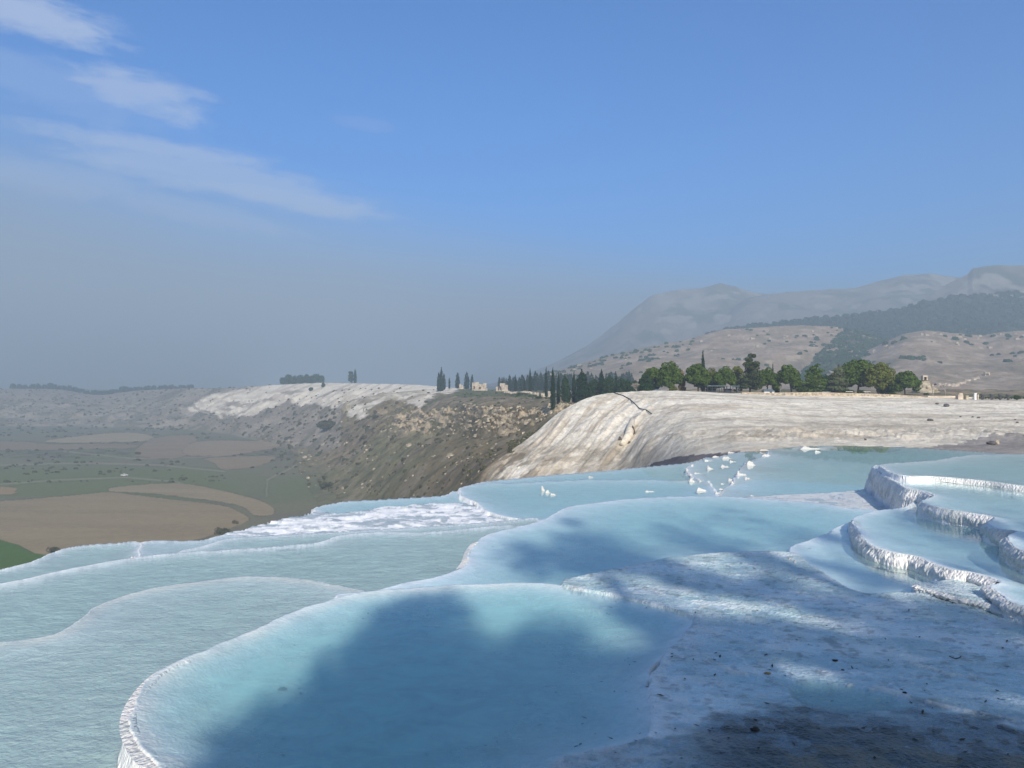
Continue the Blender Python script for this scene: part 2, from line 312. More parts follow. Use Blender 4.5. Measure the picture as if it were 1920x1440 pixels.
# ------------------------------------------------------------------ foreground terraces
PX = np.arange(-300, 2240, 2.0); SP = np.arange(900, 64, -0.8); NR, NC = len(SP), len(PX)
Dg = 5000.0 / SP
X = (PX[None, :] - 960) / F * Dg[:, None]; Y = np.repeat(Dg[:, None], NC, 1)
def wpoly(pts, H, smooth=6):
    pts = catmull(pts, smooth) if smooth else pts
    return [((px - 960) / F * (H * F / max(py - HZ, 5)), H * F / max(py - HZ, 5)) for px, py in pts]
A_R = [(1150, 1113), (1240, 1135), (1300, 1158), (1285, 1190), (1240, 1235), (1217, 1275), (1224, 1330), (1222, 1375), (1160, 1400), (1090, 1416), (1040, 1450)]
POOLS = [  # name, H, outline, depth, depth width, rim height, kind, water material
 ('A', 3.50, [(420, 1640), (312, 1450), (266, 1400), (248, 1352), (262, 1306), (300, 1263), (350, 1236), (440, 1196), (520, 1161), (600, 1131), (690, 1110), (790, 1101), (900, 1096), (1000, 1094), (1060, 1098)] + A_R + [(950, 1600)], .42, .85, .018, 'pool', 'water_calm'),
 ('R', 3.46, [(1050, 1092), (1160, 1066), (1250, 1047), (1350, 1037), (1480, 1034), (1520, 1060), (1620, 1112), (1720, 1112), (1900, 1150), (2500, 1280), (2500, 1700), (980, 1700)] + A_R[::-1], .0, .5, .01, 'crust', 'film'),
 ('B', 3.95, [(-500, 1250), (0, 1204), (60, 1197), (105, 1187), (140, 1168), (175, 1143), (230, 1118), (300, 1101), (400, 1088), (480, 1081), (570, 1086), (640, 1099), (700, 1117), (760, 1180), (700, 1300), (500, 1700), (-600, 1800)], .26, .9, .02, 'pool', 'water_rip'),
 ('C', 4.35, [(-500, 1190), (0, 1094), (80, 1077), (200, 1054), (300, 1039), (400, 1032), (520, 1024), (600, 1017), (632, 1005), (700, 998), (800, 997), (900, 989), (960, 985), (1060, 1000), (1000, 1100), (800, 1200), (300, 1300), (-500, 1450)], .40, 1.0, .02, 'pool', 'water_rip'),
 ('C2', 4.60, [(330, 1037), (380, 1023), (440, 1008), (520, 1003), (607, 998), (740, 991), (850, 983), (940, 977), (1010, 972), (1020, 1010), (800, 1030), (500, 1050), (340, 1060)], .30, .8, .015, 'pool', 'water_rip'),
 ('E1', 4.90, [(-500, 1180), (-200, 1105), (0, 1067), (60, 1053), (98, 1036), (150, 1023), (215, 1018), (262, 1016), (262, 1040), (240, 1090), (60, 1150), (-500, 1260)], .38, .8, .02, 'pool', 'water_rip'),
 ('E2', 4.93, [(247, 1047), (262, 1017), (330, 1014), (380, 1012), (425, 1002), (480, 1010), (430, 1045), (300, 1070)], .10, .6, .02, 'pool', 'water_rip'),
 ('W', 5.35, [(420, 1004), (455, 994), (480, 985), (530, 972), (575, 962), (600, 957), (640, 962), (720, 950), (830, 943), (900, 945), (1000, 948), (1060, 955), (1050, 985), (900, 1010), (700, 1025), (430, 1040)], .0, .5, .03, 'foam', None),
 ('F', 5.42, [(586, 960), (598, 949), (650, 940), (700, 937), (790, 932), (838, 929), (850, 920), (875, 925), (890, 945), (800, 965), (700, 985), (610, 985)], .22, 1.0, .04, 'pool', 'water_calm'),
 ('G1', 5.28, [(893, 943), (868, 932), (862, 921), (868, 912), (905, 906), (990, 903), (1124, 898), (1284, 900), (1330, 905), (1330, 960), (1100, 985), (930, 965)], .30, 1.2, .03, 'pool', 'water_far'),
 ('G0', 5.45, [(872, 914), (900, 905), (904, 903), (960, 897), (1040, 890), (1140, 882), (1200, 876), (1290, 867), (1340, 858), (1360, 905), (1200, 930), (900, 930)], .38, 1.4, .03, 'pool', 'water_far'),
 ('Q1', 5.36, [(1287, 879), (1300, 868), (1345, 857), (1373, 849), (1420, 846), (1450, 860), (1430, 940), (1400, 990), (1320, 990), (1308, 930), (1312, 903), (1295, 892)], .16, 1.0, .02, 'pool', 'water_far'),
 ('Q', 5.25, [(1352, 926), (1372, 905), (1380, 890), (1398, 868), (1440, 853), (1440, 843), (1480, 838), (1560, 835), (1700, 838), (1800, 844), (1920, 850), (2300, 850), (2500, 900), (2300, 1000), (1500, 1000), (1330, 980)], .40, 3.0, .015, 'pool', 'water_far'),
 ('D', 3.62, [(640, 1122), (700, 1109), (760, 1094), (830, 1079), (868, 1063), (880, 1040), (890, 1020), (912, 1004), (945, 994), (1000, 981), (1042, 962), (1062, 951), (1130, 941), (1200, 934), (1330, 930), (1440, 936), (1540, 944), (1590, 953), (1660, 960), (1760, 1010), (1620, 1040), (1500, 1060), (1300, 1060), (1200, 1120), (900, 1180)], .34, 1.6, .02, 'pool', 'water_calm'),
 ('P', 3.72, [(1330, 936), (1400, 932), (1480, 927), (1560, 923), (1640, 916), (1700, 914), (1780, 940), (1760, 985), (1640, 975), (1540, 960), (1440, 950)], .0, .5, .01, 'crust', 'film'),
 ('S1', 3.50, [(1478, 1036), (1500, 1020), (1550, 1000), (1590, 982), (1640, 970), (1760, 1050), (1880, 1110), (1740, 1113), (1700, 1116), (1625, 1117), (1575, 1102), (1535, 1084), (1502, 1062)], .13, .7, .03, 'pool', 'water_calm'),
 ('S2', 3.38, [(1718, 1098), (1760, 1090), (1860, 1080), (1980, 1110), (2400, 1200), (2400, 1260), (2000, 1172), (1920, 1153), (1850, 1131), (1790, 1118)], .02, .5, .02, 'crust', None),
 ('T1', 3.24, [(1604, 974), (1611, 1000), (1637, 1024), (1677, 1037), (1715, 1043), (1752, 1057), (1790, 1069), (1825, 1075), (1872, 1091), (1856, 1099), (1872, 1113), (1892, 1127), (1925, 1138), (2100, 1180), (2500, 1250), (2500, 960), (1900, 930), (1740, 935), (1690, 952), (1640, 958)], .26, .9, .03, 'pool', 'water_calm'),
 ('T2', 2.92, [(1638, 876), (1650, 885), (1664, 895), (1684, 905), (1700, 915), (1732, 921), (1748, 930), (1728, 942), (1765, 953), (1815, 961), (1866, 970), (1852, 981), (1877, 994), (1908, 996), (1888, 1008), (1922, 1036), (2100, 1100), (2500, 1150), (2500, 860), (1900, 860), (1760, 868), (1660, 870)], .24, .9, .03, 'pool', 'water_calm'),
 ('T3', 2.77, [(1650, 873), (1692, 892), (1760, 894), (1850, 902), (1925, 912), (2100, 930), (2500, 960), (2500, 850), (1920, 851), (1815, 854), (1765, 862), (1700, 867)], .25, 1.0, .02, 'pool', 'water_calm'),
]
cs = 4; rr = np.arange(0, NR, cs); cc = np.arange(0, NC, cs)
def upsample(a):
    a = np.stack([np.interp(np.arange(NC), cc, row) for row in a]); t = np.arange(NR) / cs; i = np.clip(np.floor(t).astype(int), 0, len(a) - 2); f = np.clip(t - i, 0, 1)[:, None]
    return a[i] * (1 - f) + a[i + 1] * f
Xc, Yc = X[np.ix_(rr, cc)], Y[np.ix_(rr, cc)]
warp = .07 * fbm(X * 1.1, Y * 1.1, 4, 3) + .035 * fbm(X * 4.5, Y * 4.5, 3, 5)
flute = .05 * fbm(X * 3.3, Y * 3.3, 4, 9) + .02 * fbm(X * 13, Y * 13, 3, 10)
Z = np.full(X.shape, -99.0); own = np.full(X.shape, -1); sdown = np.full(X.shape, 9.0); outside = np.full(X.shape, 99.0)
n_med = fbm(X * 2.6, Y * 2.6, 5, 21); n_low = fbm(X * .6, Y * .6, 4, 22); n_hi = fbm(X * 9, Y * 9, 5, 23, .6); n_rid = ridged(X * 1.5, Y * 2.2, 5, 24)
SD = {}
for i, (nm, H, pts, dep, dw, rim, kind, wm) in enumerate(POOLS):
    poly = wpoly(pts, H); sdc = segdist(Xc, Yc, poly); ins = inpoly(Xc, Yc, poly); sdc = np.where(ins, -sdc, sdc)
    sd = upsample(sdc) + warp * (1.0 if H < 5 else 2.0); SD[nm] = sd
    L = -H; d = np.maximum(-sd, 0); e = np.maximum(sd + flute * sm(sd, 0.0, .2), 0)
    if kind == 'pool':
        zin = L + rim * .4 * np.exp(-(d / .05) ** 2) * (1 + .6 * n_med) - dep * (1 - np.exp(-(d / dw) ** 1.3)) * (1 + .18 * n_low) + .004 * n_hi
    elif kind == 'crust':
        zin = L + rim * np.exp(-(d / .12) ** 2) + .012 * n_med + .012 * n_rid + .010 * n_hi - .006 + .016 * n_low * sm(d, .1, 1.2)
    else:
        zin = L + .06 * n_rid + .06 * ridged(X * .8 + .4 * n_med, Y * 1.6, 4, 29) + .02 * n_hi - .05
    zout = L + rim * .4 - 3.8 * (np.sqrt(e * e + .03 ** 2) - .03)
    z = np.where(sd < 0, zin, zout)
    hi = z > Z
    # an enclosed pool floor replaces what lies below it
    take = hi | ((sd < 0) & (L > Z - 0.0) & False)
    Z = np.where(take, z, Z); own = np.where(take, i, own); sdown = np.where(take, sd, sdown); outside = np.minimum(outside, sd)
# fix: inside a pool its own floor must win over the wall skirt of a lower/equal neighbour
order = sorted(range(len(POOLS)), key=lambda k: -POOLS[k][1])
for i in order:
    nm, H, pts, dep, dw, rim, kind, wm = POOLS[i]; sd = SD[nm]
    hard = sd < 0
    higher = np.zeros_like(hard)
    for j in range(len(POOLS)):
        if POOLS[j][1] < H: higher |= SD[POOLS[j][0]] < .45
    d = np.maximum(-sd, 0)
    if kind == 'pool':
        zin = -H + rim * .4 * np.exp(-(d / .05) ** 2) * (1 + .6 * n_med) - dep * (1 - np.exp(-(d / dw) ** 1.3)) * (1 + .18 * n_low) + .004 * n_hi
        rep = hard & ~higher; Z = np.where(rep, zin, Z); own = np.where(rep, i, own); sdown = np.where(rep, sd, sdown)
# apparent rows
PYg = HZ - Z / Y * F; PXg = np.repeat(PX[None, :], NR, 0)
# small white crests standing where neighbouring pools meet
def col3(r, g_, b): return np.array([r, g_, b])
base = np.empty(X.shape + (3,)); base[:] = (.80, .82, .81)
wet = np.full(X.shape, .5); crust = np.full(X.shape, .25)
inside_pool = (sdown < 0)
depth_all = np.zeros(X.shape)
for i, pd in enumerate(POOLS): depth_all = np.where((own == i) & inside_pool, np.maximum(-pd[1] - Z, 0), depth_all)
t = sm(-sdown, .0, .25)[..., None] * inside_pool[..., None]
base = base * (1 - t) + col3(.68, .78, .79) * t                       # sediment on the pool floors
rimm = np.exp(-((sdown + .08) / .16) ** 2)[..., None] * (own >= 0)[..., None]
tan = np.clip(rimm * (.75 + .35 * n_low[..., None]), 0, 1); base = base * (1 - tan) + (col3(.76, .75, .69) * (own < 3)[..., None] + col3(.84, .85, .84) * (own >= 3)[..., None]) * tan
wallm = ((sdown > .03) * sm(sdown, .06, .25))[..., None]; base = base * (1 - wallm) + col3(.83, .81, .78) * wallm
crust = np.where(sdown > .02, 1.0, crust)
spk = (sm(n_hi * .6 + n_med * .6, .12, .45) * .30 * inside_pool)[..., None]; base = base * (1 - spk) + col3(.42, .52, .50) * spk
grey = sm(n_low + .5 * n_med, .15, .6)[..., None] * .35 * inside_pool[..., None]; base = base * (1 - grey) + col3(.50, .60, .62) * grey
# wide sheets of thin running water on rough crust
for nm_ in ('R', 'S2', 'P'):
    i = [p[0] for p in POOLS].index(nm_); mk = (own == i); crust = np.where(mk, .9, crust); wet = np.where(mk, .9, wet)
    pat = sm(fbm(X * .8 + .4 * n_med - .3 * Y, Y * 2.2 + .5 * X, 6, 41, .62), -.22, .30)
    vein = sm(ridged(X * 3.0 + .8 * n_med, Y * 4.2 + .8 * n_low, 4, 43), .42, .70); spot = sm(fbm(X * 7, Y * 9, 5, 44, .65), .12, .40)
    c = col3(.47, .61, .62) * (1 - pat[..., None]) + col3(.76, .83, .82) * pat[..., None]
    c = c * (1 - .45 * vein[..., None]) + col3(.78, .82, .84) * .45 * vein[..., None]; c = c * (1 - .40 * spot[..., None])
    lace = (.25 + .75 * sm(ridged(X * 8 + n_med, Y * 8, 3, 46), .10, .5)) * np.exp(-np.maximum(SD['A'], 0) / .30) * (1 - sm(Y, 10, 12.5)); c = c * (1 - lace[..., None]) + col3(.86, .88, .88) * lace[..., None]
    if nm_ == 'P': c = col3(.70, .71, .69) * (1 - .3 * spot[..., None])
    base = np.where(mk[..., None], c, base)
algl = [(1040, 1430), (1120, 1412), (1225, 1385), (1330, 1340), (1450, 1330), (1560, 1340), (1640, 1335), (1760, 1352), (1920, 1385), (2240, 1440), (2240, 1800), (1000, 1800)]
al = sm(np.interp(PXg, [a[0] for a in algl[:-2]], [a[1] for a in algl[:-2]]) * -1 + PYg + 18 + 46 * fbm(X * 1.5, Y * 2.5, 5, 51), -14, 26) * (own == 1)
al = al * (.78 + .22 * sm(ridged(X * 3.2, Y * 4.2, 4, 52) * -1, -.25, .35))
al = al * (.35 + .65 * sm(PXg, 1180, 1420)) * (1 - .6 * sm(-PYg, -1330, -1300)); al = np.clip(al * 1.15, 0, 1)[..., None]; base = base * (1 - al) + col3(.035, .045, .045) * al
br = sm(fbm(X * 3, Y * 5, 4, 57), .05, .35)[..., None] * (sm(PYg + 25 * n_med, 1375, 1420)[..., None]) * sm(PXg, 1380, 1450)[..., None] * (own == 1)[..., None] * .75
base = base * (1 - br) + col3(.17, .15, .10) * br
R2 = [(1472, 1292), (1490, 1278), (1530, 1272), (1580, 1279), (1640, 1292), (1690, 1308), (1730, 1326), (1680, 1336), (1600, 1342), (1540, 1334), (1490, 1316)]
sd2 = segdist(PXg, PYg, catmull(R2, 5)); sd2 = np.where(inpoly(PXg, PYg, catmull(R2, 5)), sd2, -sd2) + 8 * n_med
m2_ = sm(sd2, 0, 14) * (own == 1); Z = Z - .09 * m2_; m2_ = m2_[..., None]; base = base * (1 - .65 * m2_) + col3(.20, .34, .36) * .65 * m2_
for pl, wd in (([(1552, 1276), (1600, 1285), (1650, 1292), (1702, 1307)], 4.5), ([(1700, 1242), (1780, 1266), (1830, 1272)], 3), ([(1740, 1318), (1800, 1332), (1900, 1350)], 3.5), ([(1330, 1235), (1370, 1262), (1400, 1266)], 3)):
    rl = np.exp(-((segdist(PXg + 6 * n_med, PYg + 4 * n_med, pl, False) + 3 * n_hi) / wd) ** 2) * (own == 1) * sm(n_med + n_hi, -.35, .05); Z = Z + .022 * rl; rl = rl[..., None] * .8; base = base * (1 - rl) + col3(.80, .78, .72) * rl
i_w = [p[0] for p in POOLS].index('W'); mk = own == i_w
foam = sm(ridged(X * .55 + .5 * n_med, Y * 1.5 + .3 * n_low, 5, 47, .6) + .5 * n_med, .02, .30); c = col3(.40, .46, .49) * (1 - foam[..., None]) + col3(.88, .88, .87) * foam[..., None]; base = np.where(mk[..., None], c, base)
# far shallow pool: greyer, yellowish floor
i_q = [p[0] for p in POOLS].index('Q'); mk = (own == i_q) & inside_pool
qm = sm(fbm(X * .12, Y * .35, 4, 61), -.2, .3)[..., None] * mk[..., None]; base = base * (1 - qm * .6) + col3(.52, .53, .44) * qm * .6
keep = (outside[:-1, :-1] < 2.2) & (outside[1:, 1:] < 2.2)
near_floor = Y > 5.7
V = np.stack([X, Y, Z + ZE], -1).reshape(-1, 3)
keep &= (own[:-1, :-1] >= 0)
terr = submesh('travertine_terraces', V, gridfaces(NR, NC, keep), M['terrace'], base.reshape(-1, 3), floats={'wet': wet, 'crust': crust})
# water sheets (every second grid point)
for i, (nm, H, pts, dep, dw, rim, kind, wm) in enumerate(POOLS):
    if not wm: continue
    st = 1 if H > 4.3 else 2; sdp = SD[nm][::st, ::st]; Xs, Ys, Zs, Os = X[::st, ::st], Y[::st, ::st], Z[::st, ::st], own[::st, ::st]
    lev = -H + ((rim * .4 + .002 if H < 4.3 else -.002) if kind == 'pool' else -.006 if kind == 'crust' else -.055)
    mk = (sdp < 0.02) & ((Os == i) | (Zs < lev))
    for j in range(len(POOLS)):
        if POOLS[j][1] < H - .001: mk &= ~(SD[POOLS[j][0]][::st, ::st] < -.05)
    mk = mk[:-1, :-1] & mk[1:, 1:] & mk[:-1, 1:] & mk[1:, :-1]
    dp = np.maximum(lev - Zs, 0)
    if mk.sum() == 0: continue
    Vw = np.stack([Xs, Ys, np.full(Xs.shape, lev + ZE)], -1).reshape(-1, 3)
    submesh('pool_water', Vw, gridfaces(Xs.shape[0], Xs.shape[1], mk), M[wm], None, floats={'depth': dp})
def zfore(px, D):
    j = int(round((px - PX[0]) / 2)); i = int(round((900 - 5000 / D) / .8)); i = min(max(i, 0), NR - 1); j = min(max(j, 0), NC - 1); return Z[i, j] + ZE
def hitfore(px, py):
    j = min(max(int(round((px - PX[0]) / 2)), 0), NC - 1); col = PYg[:, j]; i = int(np.argmax(col <= py)); return np.array([X[i, j], Y[i, j], Z[i, j] + ZE])

# ------------------------------------------------------------------ mid ground: escarpment, travertine hills, plateau, plain
def kz(D, z): return (D, z)
def kp(D, py): return (D, -(py - HZ) / F * D)
PL = -62.0
def plain(k5, k6, k7, k8=(2600, -14), k4=None): return [(110, PL - 4), (190, PL), (235, PL), (300, PL), (420, PL), k4 or (600, PL), k5, k6, k7, k8]
COLS = {
 -900: plain((1120, PL), kp(1300, 765), kp(1500, 732)), 0: plain((1120, PL), kp(1300, 765), kp(1500, 729)),
 110: plain((1120, PL), kp(1300, 765), kp(1500, 729)), 165: plain((1120, PL), kp(1300, 768), kp(1480, 740)),
 200: plain((1110, PL), kp(1290, 770), kp(1470, 741)), 250: plain((1100, PL), kp(1280, 768), kp(1450, 733)),
 340: plain((1050, PL), kp(1180, 775), kp(1350, 728)), 420: plain((980, PL), kp(1080, 778), kp(1220, 728)),
 500: plain((800, PL), kp(950, 783), kp(1100, 722), (2400, -12), (520, PL)),
 600: [(110, -64), (180, PL), (220, PL), (270, PL), (340, PL + 1), (440, -60), kp(640, 852), kp(800, 785), kp(980, 717), (2200, -6)],
 700: [(100, -60), (150, -58), (190, -57), (225, -56), (270, -54), kp(330, 950), kp(520, 818), kp(640, 772), kp(850, 719), (1800, -5)],
 780: [(90, -45), (120, -44), (145, -42), (170, -41), (200, -40), kp(245, 938), kp(430, 814), kp(540, 770), kp(760, 721), (1600, -5)],
 860: [(75, -30), (100, -27), (112, -25), (125, -23), (150, -26), kp(195, 928), kp(340, 818), kp(400, 768), kp(640, 729), (1400, -5)],
 900: [(75, -20), (116, -17.5), (120, -16), kp(126, 884), (142, -20), kp(165, 893), kp(290, 832), kp(330, 766), kp(540, 734), (1300, -6)],
 950: [(75, -16), kp(112, 905), kp(119, 878), kp(130, 850), (146, -16), kp(170, 856), kp(260, 818), kp(300, 765), kp(500, 735), (1200, -6)],
 1000: [(75, -15), kp(110, 897), kp(122, 852), kp(138, 815), (152, -12.5), kp(185, 822), kp(245, 802), kp(270, 764), kp(470, 734), (1200, -6)],
 1050: [(75, -15), kp(108, 893), kp(124, 832), kp(146, 771), (162, -8.5), kp(195, 785), kp(220, 776), kp(245, 759), kp(440, 734), (1200, -6)],
 1100: [(75, -15), kp(106, 890), kp(125, 815), kp(150, 745), (168, -6), (195, -6.5), (220, -6.5), (245, -6), kp(420, 736), (1200, -6)],
 1140: [(75, -14), kp(104, 886), kp(125, 800), kp(155, 737), (172, -4.5), (200, -5.5), (225, -5.5), (250, -5.5), (420, -5), (1200, -6)],
 1180: [(72, -13), kp(100, 882), kp(125, 795), kp(158, 734), (175, -2.6), (200, -3.2), (230, -4), (260, -4.6), (420, -4.6), (1200, -6)],
 1230: [(62, -9.5), kp(86, 871), kp(116, 795), kp(160, 732), (175, -1.9), (200, -2.2), (240, -3), (300, -3.6), (450, -4.2), (1200, -6)],
 1290: [(52, -7), kp(70, 860), kp(106, 792), kp(162, 733), (175, -1.85), (200, -2.0), (240, -2.6), (300, -3.2), (450, -4.2), (1200, -6)],
 1380: [(50, -7), kp(66, 842), kp(100, 792), kp(164, 738), (174, -1.85), (200, -2.0), (240, -2.6), (300, -3.2), (450, -4.2), (1200, -6)],
 1450: [(50, -7), kp(66, 836), kp(100, 794), kp(166, 743), (174, -1.85), (200, -2.0), (240, -2.6), (300, -3.2), (450, -4.2), (1200, -6)],
 1600: [(50, -7), kp(66, 833), kp(100, 796), kp(168, 747), (174, -1.9), (200, -2.0), (240, -2.6), (300, -3.2), (450, -4.2), (1200, -6)],
 1740: [(50, -7), kp(64, 838), kp(100, 798), kp(170, 747), (175, -2.6), (200, -2.6), (240, -2.8), (300, -3.2), (450, -4.2), (1200, -6)],
 1920: [(46, -7), kp(58, 846), kp(100, 800), kp(172, 749), (178, -3.0), (200, -3.0), (240, -3.0), (300, -3.4), (450, -4.2), (1200, -6)],
 2900: [(46, -7), kp(58, 846), kp(100, 800), kp(172, 749), (178, -3.0), (200, -3.0), (240, -3.0), (300, -3.4), (450, -4.2), (1200, -6)]}
NSEG = [14, 56, 78, 62, 64, 84, 70, 72, 26]
mpx = np.concatenate([np.arange(-900, -80, 12), np.arange(-80, 2000, 1.9), np.arange(2000, 2900, 12)])
ck = sorted(COLS); KD = np.array([[COLS[c][k][0] for c in ck] for k in range(10)], float); KZ = np.array([[COLS[c][k][1] for c in ck] for k in range(10)], float)
fx = np.arange(-900, 2901, 2.0); ker = np.exp(-(np.arange(-24, 25) / 9.0) ** 2); ker /= ker.sum()
def smcol(row):
    v = np.interp(fx, ck, row); v = np.convolve(np.pad(v, 24, mode='edge'), ker, 'valid'); return np.interp(mpx, fx, v)
KDs = np.array([smcol(np.log(r)) for r in KD]); KZs = np.array([smcol(r) for r in KZ])
rowsD, rowsZ, rowk = [], [], []
for k in range(9):
    n = NSEG[k]
    for a in range(n):
        t = a / n; rowsD.append(KDs[k] * (1 - t) + KDs[k + 1] * t); 
        D0, D1, Dt = np.exp(KDs[k]), np.exp(KDs[k + 1]), np.exp(KDs[k] * (1 - t) + KDs[k + 1] * t)
        f = (Dt - D0) / (D1 - D0 + 1e-9); rowsZ.append(KZs[k] * (1 - f) + KZs[k + 1] * f); rowk.append(k + t)
rowsD.append(KDs[9]); rowsZ.append(KZs[9]); rowk.append(9.0)
MD = np.exp(np.array(rowsD)); MZ = np.array(rowsZ); rowk = np.array(rowk)
for _ in range(4): MZ[1:-1] = (MZ[:-2] + 2 * MZ[1:-1] + MZ[2:]) / 4
MPX = np.repeat(mpx[None, :], len(MD), 0); MX = (MPX - 960) / F * MD; MPY0 = HZ - MZ / MD * F
RK = np.repeat(rowk[:, None], len(mpx), 1)
hill_edge = np.interp(MPX, [780, 800, 880, 930, 980, 1040, 1080], [935, 925, 890, 865, 830, 787, 760])
onhill = (RK < 3.6) & (MPX > 800)                       # the near travertine hill and bank
trav = sm(MPX, 840, 960) * (RK < 3.6)
plainm = (MZ < PL + 1.5)
# shape noise
w = 7 * fbm(MX / 30, MD / 30, 3, 70)
dz = np.zeros_like(MZ)
# rills run down the face of the hill
rill = ridged((MX - .40 * MD) / 4.0 + w * .05, MD / 26, 5, 71); dz += np.where(onhill, .75 * rill * sm(RK, 1.0, 1.3) * sm(-MPX, -1330, -1180) * (1 - .85 * sm(RK, 2.7, 2.98)), 0)
stepn = ridged(MX / 16, MD / 7.0 + .12 * w, 5, 73); dz += np.where(onhill, .30 * stepn * sm(RK, 1.05, 1.4) * sm(MPX, 1150, 1350) * (1 - sm(RK, 2.75, 2.98)), 0)
bank = np.exp(-((MPY0 - (816 + 3 * fbm(MX / 6, MD * 0, 2, 75))) / 11) ** 2); dz += np.where(onhill & (MPX > 1250), .60 * fbm(MX / 1.3 + .4 * MD, MD / 2.2, 4, 76) * bank, 0)
dz += np.where(onhill, .16 * fbm(MX / 1.6, MD / 3.0, 5, 77, .6) * (1 - .7 * sm(RK, 2.8, 2.98)), 0) * sm(RK, 1.0, 1.2)
sl = (~onhill) & (RK >= 3.6) & (RK < 8.3) & ~plainm
amp = np.clip(MD / 260, .5, 3.0)
rg = ridged((MX * .7 + MD * .5) / 28, (MD - MX * .3) / 34, 6, 80, .55)
dz += np.where(sl, 1.3 * amp * rg * sm(RK, 5.0, 5.4) * (1 - sm(RK, 7.4, 8.0)), 0)
dz += np.where(sl, .8 * amp * fbm(MX / 9, MD / 12, 5, 81) * (1 - .75 * sm(RK, 7.3, 7.9)), 0)
cliff = sm(RK, 5.9, 6.15) * (1 - sm(RK, 6.95, 7.1)) * sm(MPX, 690, 760) * (1 - sm(MPX, 1070, 1110)) * (RK > 5)
dz += cliff * (1.7 * ridged(MPX / 17, MPY0 / 9, 5, 83) * np.clip(MD / 330, .5, 1.5))
dz += np.where(plainm, .25 * fbm(MX / 40, MD / 40, 4, 85), 0)
far = (MPX < 650) & (RK > 6) ; dz += np.where(far, 5 * ridged(MX / 120, MD / 160, 5, 86) * sm(RK, 6.0, 6.6) * (1 - sm(RK, 7.6, 8.0)), 0)
# benches in the cliff
MZ = MZ + dz
MPY = HZ - MZ / MD * F
# colours
def lerp(c, m, col): m = np.clip(m, 0, 1)[..., None]; return c * (1 - m) + np.array(col) * m
c = np.empty(MZ.shape + (3,)); c[:] = (.235, .185, .100)
n1 = fbm(MX / 22, MD / 30, 5, 90); n2 = fbm(MX / 5, MD / 7, 5, 91); n3 = fbm(MX / 60, MD / 90, 4, 92)
c = lerp(c, sm(n3, -.2, .4), (.21, .19, .095)); c = lerp(c, .6 * sm(n1, .0, .4), (.23, .175, .12)); c = lerp(c, .8 * sm(n2, .12, .42), (.29, .24, .165)); c = lerp(c, .7 * sm(-n2, .12, .4), (.11, .10, .06))
# plain
pc = np.empty_like(c); pc[:] = (.19, .175, .105); pc = lerp(pc, sm(n3, -.1, .4), (.16, .17, .085)); pc = lerp(pc, .5 * sm(n1, 0, .4), (.17, .145, .11))
# green belt
grn = sm(MPY, 868, 885) * (1 - sm(MPY, 925, 940)) * (1 - sm(MPX, 330, 480)); pc = lerp(pc, grn, (.15, .165, .068))
pc = lerp(pc, ((MPX < 120) & (MPY > 1000)) * 1.0, (.075, .135, .025))
brushy = np.exp(-((MPY - 852) / 8) ** 2) * sm(n2, -.1, .3); pc = lerp(pc, .7 * brushy * (MPX < 560), (.07, .06, .055))
c = np.where((plainm & (RK > 1))[..., None], pc, c)
pb = sm(MZ, PL + 1, PL + 7)[..., None]; c = np.where((MPX < 720)[..., None] & (RK < 6.4)[..., None], pc * (1 - pb) + c * pb, c)
for tr_ in ([(0, 908), (110, 900), (233, 895), (330, 903), (380, 920)], [(120, 846), (250, 860), (400, 856), (470, 848)], [(560, 870), (500, 900), (500, 930)], [(0, 872), (160, 868), (300, 872), (420, 884)]):
    dl = segdist(MPX + 3 * n1, MPY, tr_, False); pcm = (plainm & (MPX < 640)); c = lerp(c, .6 * np.exp(-(dl / 1.3) ** 2) * pcm, (.34, .29, .21)); c = lerp(c, .35 * np.exp(-((dl - 3.5) / 1.5) ** 2) * pcm * sm(n2, -.1, .2), (.08, .08, .045))
# mauve badlands, far left
ml = (MPX < 640) & (RK > 6.0)
fc = np.empty_like(c); fc[:] = (.27, .23, .185); fc = lerp(fc, .7 * sm(fbm(MX / 60, MD / 50, 5, 95), -.05, .3), (.38, .33, .27)); fc = lerp(fc, .8 * sm(-n1, .05, .35), (.15, .14, .10))
f2 = sm(RK, 5.9, 6.15)[..., None] * (MPX < 640)[..., None]; c = c * (1 - f2) + fc * f2
f3 = sm(RK, 7.1, 7.6) * (1 - sm(MPX, 240, 330)); c = lerp(c, f3 * .6, (.30, .26, .22))
# far white travertine
ft = [(335, 783), (342, 772), (368, 752), (400, 739), (440, 729), (480, 722), (560, 716), (700, 712), (870, 712), (872, 727), (850, 741), (822, 743), (800, 752), (788, 767), (765, 762), (745, 750), (722, 752), (700, 768), (678, 786), (655, 786), (640, 775), (610, 765), (570, 758), (540, 750), (520, 765), (495, 779), (470, 787), (440, 781), (410, 783), (380, 776)]
sdw = segdist(MPX, MPY0, ft); sdw = np.where(inpoly(MPX, MPY0, ft), sdw, -sdw)
wt = sm(sdw + 9 * fbm((MX + MD * .8) / 10, MD / 60, 5, 96), -2, 4) * (RK > 5.5)
holes = sm(fbm((MX + MD * .9) / 14, MD / 55, 5, 97) - .006 * (MPY0 - 735) * 0, .02, .34) * sm(MPY0, 724, 742)
wt_c = lerp(np.broadcast_to(np.array([.84, .76, .63]), c.shape), sm(fbm((MX + MD * .8) / 7, MD / 45, 5, 98), -.1, .35) * .6, (.56, .49, .40)); wt_c = lerp(wt_c, .65 * sm(fbm((MPX + 2 * MPY0) / 9, MPY0 / 26, 6, 99, .6), .04, .3), (.48, .41, .34))
m_ = np.clip(wt * (1 - .80 * holes), 0, 1)[..., None]; c = c * (1 - m_) + wt_c * m_
